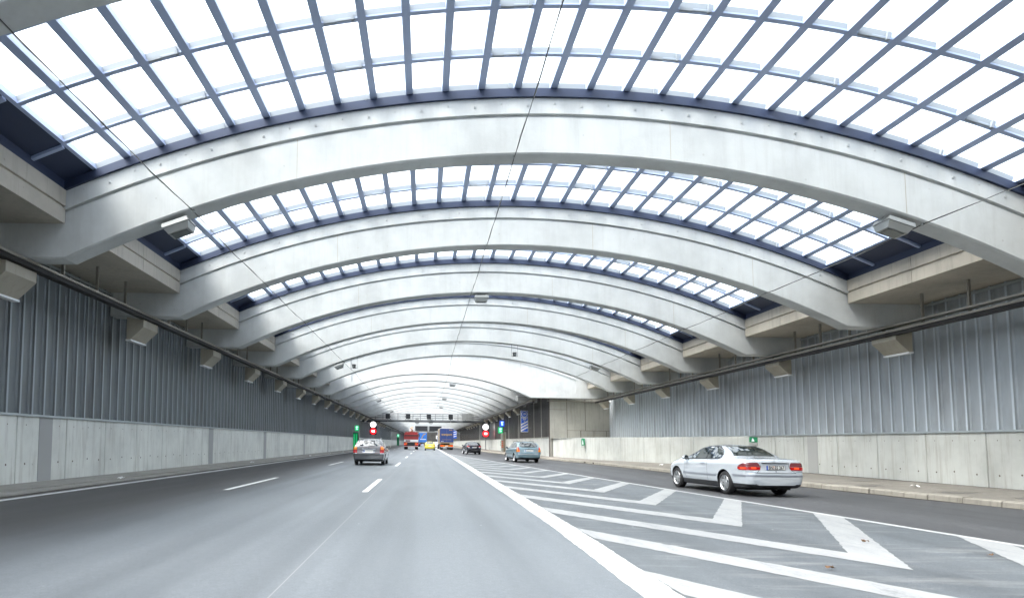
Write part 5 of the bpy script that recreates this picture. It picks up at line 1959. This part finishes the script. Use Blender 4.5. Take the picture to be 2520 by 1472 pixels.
def hatch(paint, top=hat_top):
    return dict(
        L=3.97, paint=paint, skirt=0.30, axles=(.68, 3.2), track=.72, wheel=(.31, .2), gap=.05, floor=.2, top=top,
        belt=[(0, .52), (.06, .70), (.12, .93), (.3, .98), (1.5, .95), (2.9, .90), (3.5, .79), (3.8, .66), (3.97, .42)],
        bot=[(0, .36), (.08, .29), (.5, .24), (1.2, .21), (3.3, .2), (3.8, .22), (3.97, .3)],
        wb=[(0, .62), (.02, .71), (.06, .77), (.14, .81), (.4, .84), (1.0, .85), (2.9, .845), (3.4, .81), (3.7, .74), (3.88, .62), (3.97, .46)],
        wr=[(0, .58), (.12, .74), (.28, .70), (.45, .62), (.7, .58), (2.1, .56), (2.5, .60), (2.9, .69), (3.1, .74), (3.7, .6), (3.97, .4)],
        plate=.68, mirror=(2.55, 1.0, .82),
        patches=[
            ('side_window', [(2.68, .98), (2.25, 1.27), (1.6, 1.345), (.95, 1.33), (.62, 1.22), (.55, 1.08), (.75, 1.01)], 'x', 'car_glass', dict(off=.006, grid=.08)),
            ('window_post', [(1.55, .97), (1.64, .97), (1.60, 1.37), (1.54, 1.37)], 'x', 'black_plastic', dict(off=.010, grid=.05)),
            ('rear_window', [(-.58, 1.04), (.58, 1.04), (.61, 1.10), (.53, 1.32), (.48, 1.35), (-.48, 1.35), (-.53, 1.32), (-.61, 1.10)], 'y', 'car_glass', dict(off=.006, grid=.05)),
            ('windscreen', [(-.64, 1.03), (.64, 1.03), (.53, 1.33), (-.53, 1.33)], 'f', 'car_glass', dict(off=.006, grid=.05)),
            ('tail_light', [(.50, .83), (.79, .83), (.80, .97), (.72, .99), (.55, .93)], 'y', 'lamp_red', dict(off=.012, grid=.03), 'm'),
            ('tail_light', [(.03, .83), (.22, .86), (.20, .97), (.08, .98)], 'x', 'lamp_red', dict(off=.010, grid=.03)),
            ('tailgate_gap', seam_([(-.60, .60), (.60, .60)], .014), 'y', 'black_plastic', fine),
            ('badge', [(-.035, .90), (.035, .90), (.045, .925), (.035, .95), (-.035, .95), (-.045, .925)], 'y', 'chrome', dict(off=.010, grid=.05)),
            ('door_gap', seam_([(1.60, .96), (1.60, .34)], .010), 'x', 'black_plastic', fine),
            ('door_gap', seam_([(2.65, .95), (2.65, .34)], .010), 'x', 'black_plastic', fine),
        ])


bh = hatch('paint_black')
bh['plate'] = .80
bh['patches'].append(('reversing_lamp', [(.52, .77), (.72, .77), (.72, .825), (.52, .825)], 'y', 'lamp_clear', dict(off=.012, grid=.03), 'm'))
car('hatchback_car', 'black hatchback car in the exit lane far ahead of the blue-green estate', (5.62, 73.0), R(6.5), bh)
car('hatchback_car', 'small yellow hatchback car driving ahead in the middle lane', (0.82, 102.5), R(0), hatch('paint_yellow'))
car('hatchback_car', 'white hatchback car half hidden behind the yellow car', (2.4, 137.0), R(-6), hatch('paint_white'))


# ---- lorries ------------------------------------------------------------------------------------
def truck_wheels(root, ys, r=0.5, w=0.55, half=1.22, z=0.5):
    tyre, rim, back = wheel_meshes(r, w, 'plain')
    for y in ys:
        for s in (-1, 1):
            o = bpy.data.objects.new('wheel', tyre)
            COL.objects.link(o)
            o.parent = root
            o.location = (s * (half - w / 2), y, z)
            o.rotation_euler = (0, 0, 0 if s > 0 else math.pi)
            c = bpy.data.objects.new('rim', rim)
            COL.objects.link(c)
            c.parent = o


def lorry(label, loc, rz, z0, z1, L, rear, side, frame, roofmat, bumper, lit):
    root = empty('lorry', (loc[0], loc[1], 0), label, 'truck', shear=False)
    root.location = sh((loc[0], loc[1], 0.001))
    root.rotation_euler = (0, math.atan(S), rz)
    hw = 1.24
    MB().box(-hw + .01, hw - .01, .06, L, z0 + .1, z1 - .06).build('load_box', side, root, local=True)
    MB().box(-hw, hw, 0, L, z0 - .12, z0 + .1).build('load_floor', frame, root, local=True)
    for s in (-1, 1):
        MB().box(min(s * hw, s * (hw - .09)), max(s * hw, s * (hw - .09)), 0, .10, z0 + .1, z1 - .06).build('corner_post', frame if frame != 'frame_brown' else rear, root, local=True)
        k = 10
        for i in range(k):                     # curtain straps down the sides
            yv_ = .5 + (L - 1) * i / k
            MB().box(min(s * (hw - .01), s * (hw + .008)), max(s * (hw - .01), s * (hw + .008)), yv_, yv_ + .05, z0, z1 - .2).build('strap', 'black_plastic', root, local=True)
    MB().loft([[(-hw - .01, y, z1 - .06), (hw + .01, y, z1 - .06), (hw - .02, y, z1 + .0), (hw - .2, y, z1 + .05), (-hw + .2, y, z1 + .05), (-hw + .02, y, z1 + .0)] for y in (-.02, L)]).build('roof', roofmat, root, local=True)
    for s in (-1, 1):                          # two rear leaves
        a, b = (0.008, hw - .09) if s > 0 else (-hw + .09, -0.008)
        MB().box(a, b, .005, .055, z0 + .11, z1 - .07).build('rear_door', rear, root, local=True)
    MB().box(-.55, .55, .1, L, .75, z0 - .12).build('chassis', 'underbody', root, local=True)
    MB().box(-1.18, 1.18, .02, .14, .55, .82).build('rear_bumper', bumper, root, local=True)
    for s in (-1, 1):
        MB().box(min(s * .72, s * 1.12), max(s * .72, s * 1.12), -.012, .018, .60, .78).build('tail_light', 'lamp_red_lit' if lit else 'lamp_red', root, local=True)
        MB().box(min(s * .45, s * .71), max(s * .45, s * .71), -.010, .018, .62, .76).build('tail_light', 'lamp_amber', root, local=True)
        MB().box(min(s * .62, s * 1.2), max(s * .62, s * 1.2), .5, .53, .2, .85).build('mud_flap', 'rubber', root, local=True)
    MB().box(-.26, .26, -.02, .018, .60, .72).build('number_plate', 'plate_white', root, local=True)
    truck_wheels(root, (1.3, 2.6))
    # tractor unit ahead of the load box
    MB().box(-1.22, 1.22, L + .5, L + 2.6, .9, min(z1 - .3, 3.4)).build('cab', roofmat, root, local=True)
    MB().box(-.45, .45, L, L + 2.5, .6, .9).build('chassis', 'underbody', root, local=True)
    for s in (-1, 1):
        MB().box(min(s * 1.28, s * 1.5), max(s * 1.28, s * 1.5), L + 2.2, L + 2.35, 2.0, 2.7).build('wing_mirror', 'white_plastic', root, local=True)
        MB().box(min(s * 1.2, s * 1.3), max(s * 1.2, s * 1.3), L + 2.25, L + 2.3, 2.3, 2.36).build('mirror_arm', 'black_plastic', root, local=True)
    truck_wheels(root, (L + .3, L + 2.0))
    return root


tr1 = lorry('tall dark blue curtain lorry with gold lettering, right of the yellow car', (4.02, 118.0), R(1.0), 1.25, 3.92, 11.0, 'curtain_blue', 'curtain_tan', 'frame_brown', 'paint_white', 'lamp_amber', True)
put_text('transport', 0.50, 'lettering_gold', tr1, (0.0, -.004, 2.78), world=False, bold=0.012)
for k in range(16):
    MB().box(-.85 + k * .108, -.85 + k * .108 + .07, -.003, .003, 1.80, 1.86).build('small_lettering', 'lettering_gold', tr1, local=True)
for k in range(4):
    MB().box(.45 + k * .15, .45 + k * .15 + .10, -.003, .003, 3.52, 3.64).build('small_lettering', 'lettering_gold', tr1, local=True)
for x in (-.92, -.68):
    MB().disc_y((x, -.004, 1.5), .07, .006, 14).build('sticker', 'sign_white', tr1, local=True)
MB().box(-1.1, 1.1, -.03, .018, .40, .46).build('underrun_bar', 'white_plastic', tr1, local=True)
tr2 = lorry('bright blue curtain lorry half hidden behind the red fire engine', (-0.55, 186.0), R(1.5), 1.2, 4.1, 10.0, 'curtain_sky', 'curtain_tan', 'paint_grey', 'paint_white', 'curtain_sky', False)
MB().prism_y([(-.5, 2.4), (-.25, 2.4), (.35, 3.6), (.1, 3.6)], -.004, .004).build('emblem', 'lettering_gold', tr2, local=True)
MB().prism_y([(.05, 3.3), (.75, 3.6), (.75, 3.8), (.0, 3.6)], -.004, .004).build('emblem', 'lettering_gold', tr2, local=True)
MB().box(-.8, .9, -.003, .004, 2.05, 2.2).build('small_lettering', 'sign_white', tr2, local=True)

# ---- fire engine -------------------------------------------------------------------------------
fx, fy = -2.38, 112.0
fr = empty('fire_engine', (fx, fy, 0), 'red fire engine with a white band and roof gear, left of the yellow car', 'truck', shear=False)
fr.location = sh((fx, fy, 0.001))
fr.rotation_euler = (0, math.atan(S), 0)
MB().box(-1.25, 1.25, .05, 7.0, .95, 2.55).build('body', 'paint_red', fr, local=True)
MB().loft([[(-1.22, y, 2.55), (1.22, y, 2.55), (1.08, y, 2.98), (.95, y, 3.05), (-.95, y, 3.05), (-1.08, y, 2.98)] for y in (.25, 6.8)]).build('upper_body', 'paint_red', fr, local=True)
MB().box(-1.245, 1.245, .012, .045, 1.30, 1.72).build('white_band', 'paint_white', fr, local=True)
MB().box(-.95, -.15, .004, .011, 1.40, 1.62).build('emblem', 'lamp_smoke', fr, local=True)
MB().box(-1.2, 1.2, .02, .045, 2.32, 2.52).build('roller_shutter', 'black_plastic', fr, local=True)
for k in range(6):
    MB().box(-1.15, 1.15, .030, .044, 1.78 + k * .085, 1.84 + k * .085).build('shutter_slat', 'paint_red', fr, local=True)
MB().box(-.62, .62, .01, .045, .62, 1.26).build('pump_panel', 'screen_dark', fr, local=True)
for s in (-1, 1):
    MB().box(min(s * .66, s * 1.24), max(s * .66, s * 1.24), .0, .04, .70, 1.22).build('light_cluster', 'lamp_red', fr, local=True)
    MB().disc_y((s * .85, -.02, 1.02), .12, .018, 16).build('tail_light', 'lamp_amber', fr, local=True)
    MB().disc_y((s * 1.08, -.02, .92), .10, .018, 16).build('tail_light', 'lamp_red_lit', fr, local=True)
    MB().box(min(s * 1.27, s * 1.42), max(s * 1.27, s * 1.42), 5.5, 5.6, 2.2, 2.75).build('wing_mirror', 'black_plastic', fr, local=True)
    MB().tube([(s * .75, .3, 3.10), (s * .75, 6.5, 3.10)], .05, 8).build('roof_rail', 'white_plastic', fr, local=True)
MB().box(-1.2, 1.2, -.08, .2, .46, .62).build('rear_bumper', 'paint_red', fr, local=True)
MB().box(-1.2, 1.2, -.09, -.081, .52, .58).build('bumper_strip', 'white_plastic', fr, local=True)
MB().box(-.6, .6, .3, 6.8, .5, .95).build('chassis', 'underbody', fr, local=True)
MB().loft([[(-.32, 2.0, z), (.25, 2.0, z), (.25, 2.7, z), (-.32, 2.7, z)] for z in (3.05, 3.6)]).build('light_mast', 'frame_brown', fr, local=True)
MB().disc_y((-.22, 1.9, 3.4), .22, .09, 18).build('floodlight', 'white_plastic', fr, local=True)
MB().disc_y((.28, 1.9, 3.55), .12, .09, 18).build('floodlight', 'white_plastic', fr, local=True)
MB().loft([[(-.3, 1.95, 3.6), (.2, 1.95, 3.6), (.2, 2.6, 3.6), (-.3, 2.6, 3.6)], [(-.15, 2.1, 4.0), (.3, 2.1, 4.05), (.3, 2.5, 4.05), (-.15, 2.5, 4.0)]]).build('water_cannon', 'curtain_tan', fr, local=True)
truck_wheels(fr, (1.6, 5.6), r=.48, z=.48)
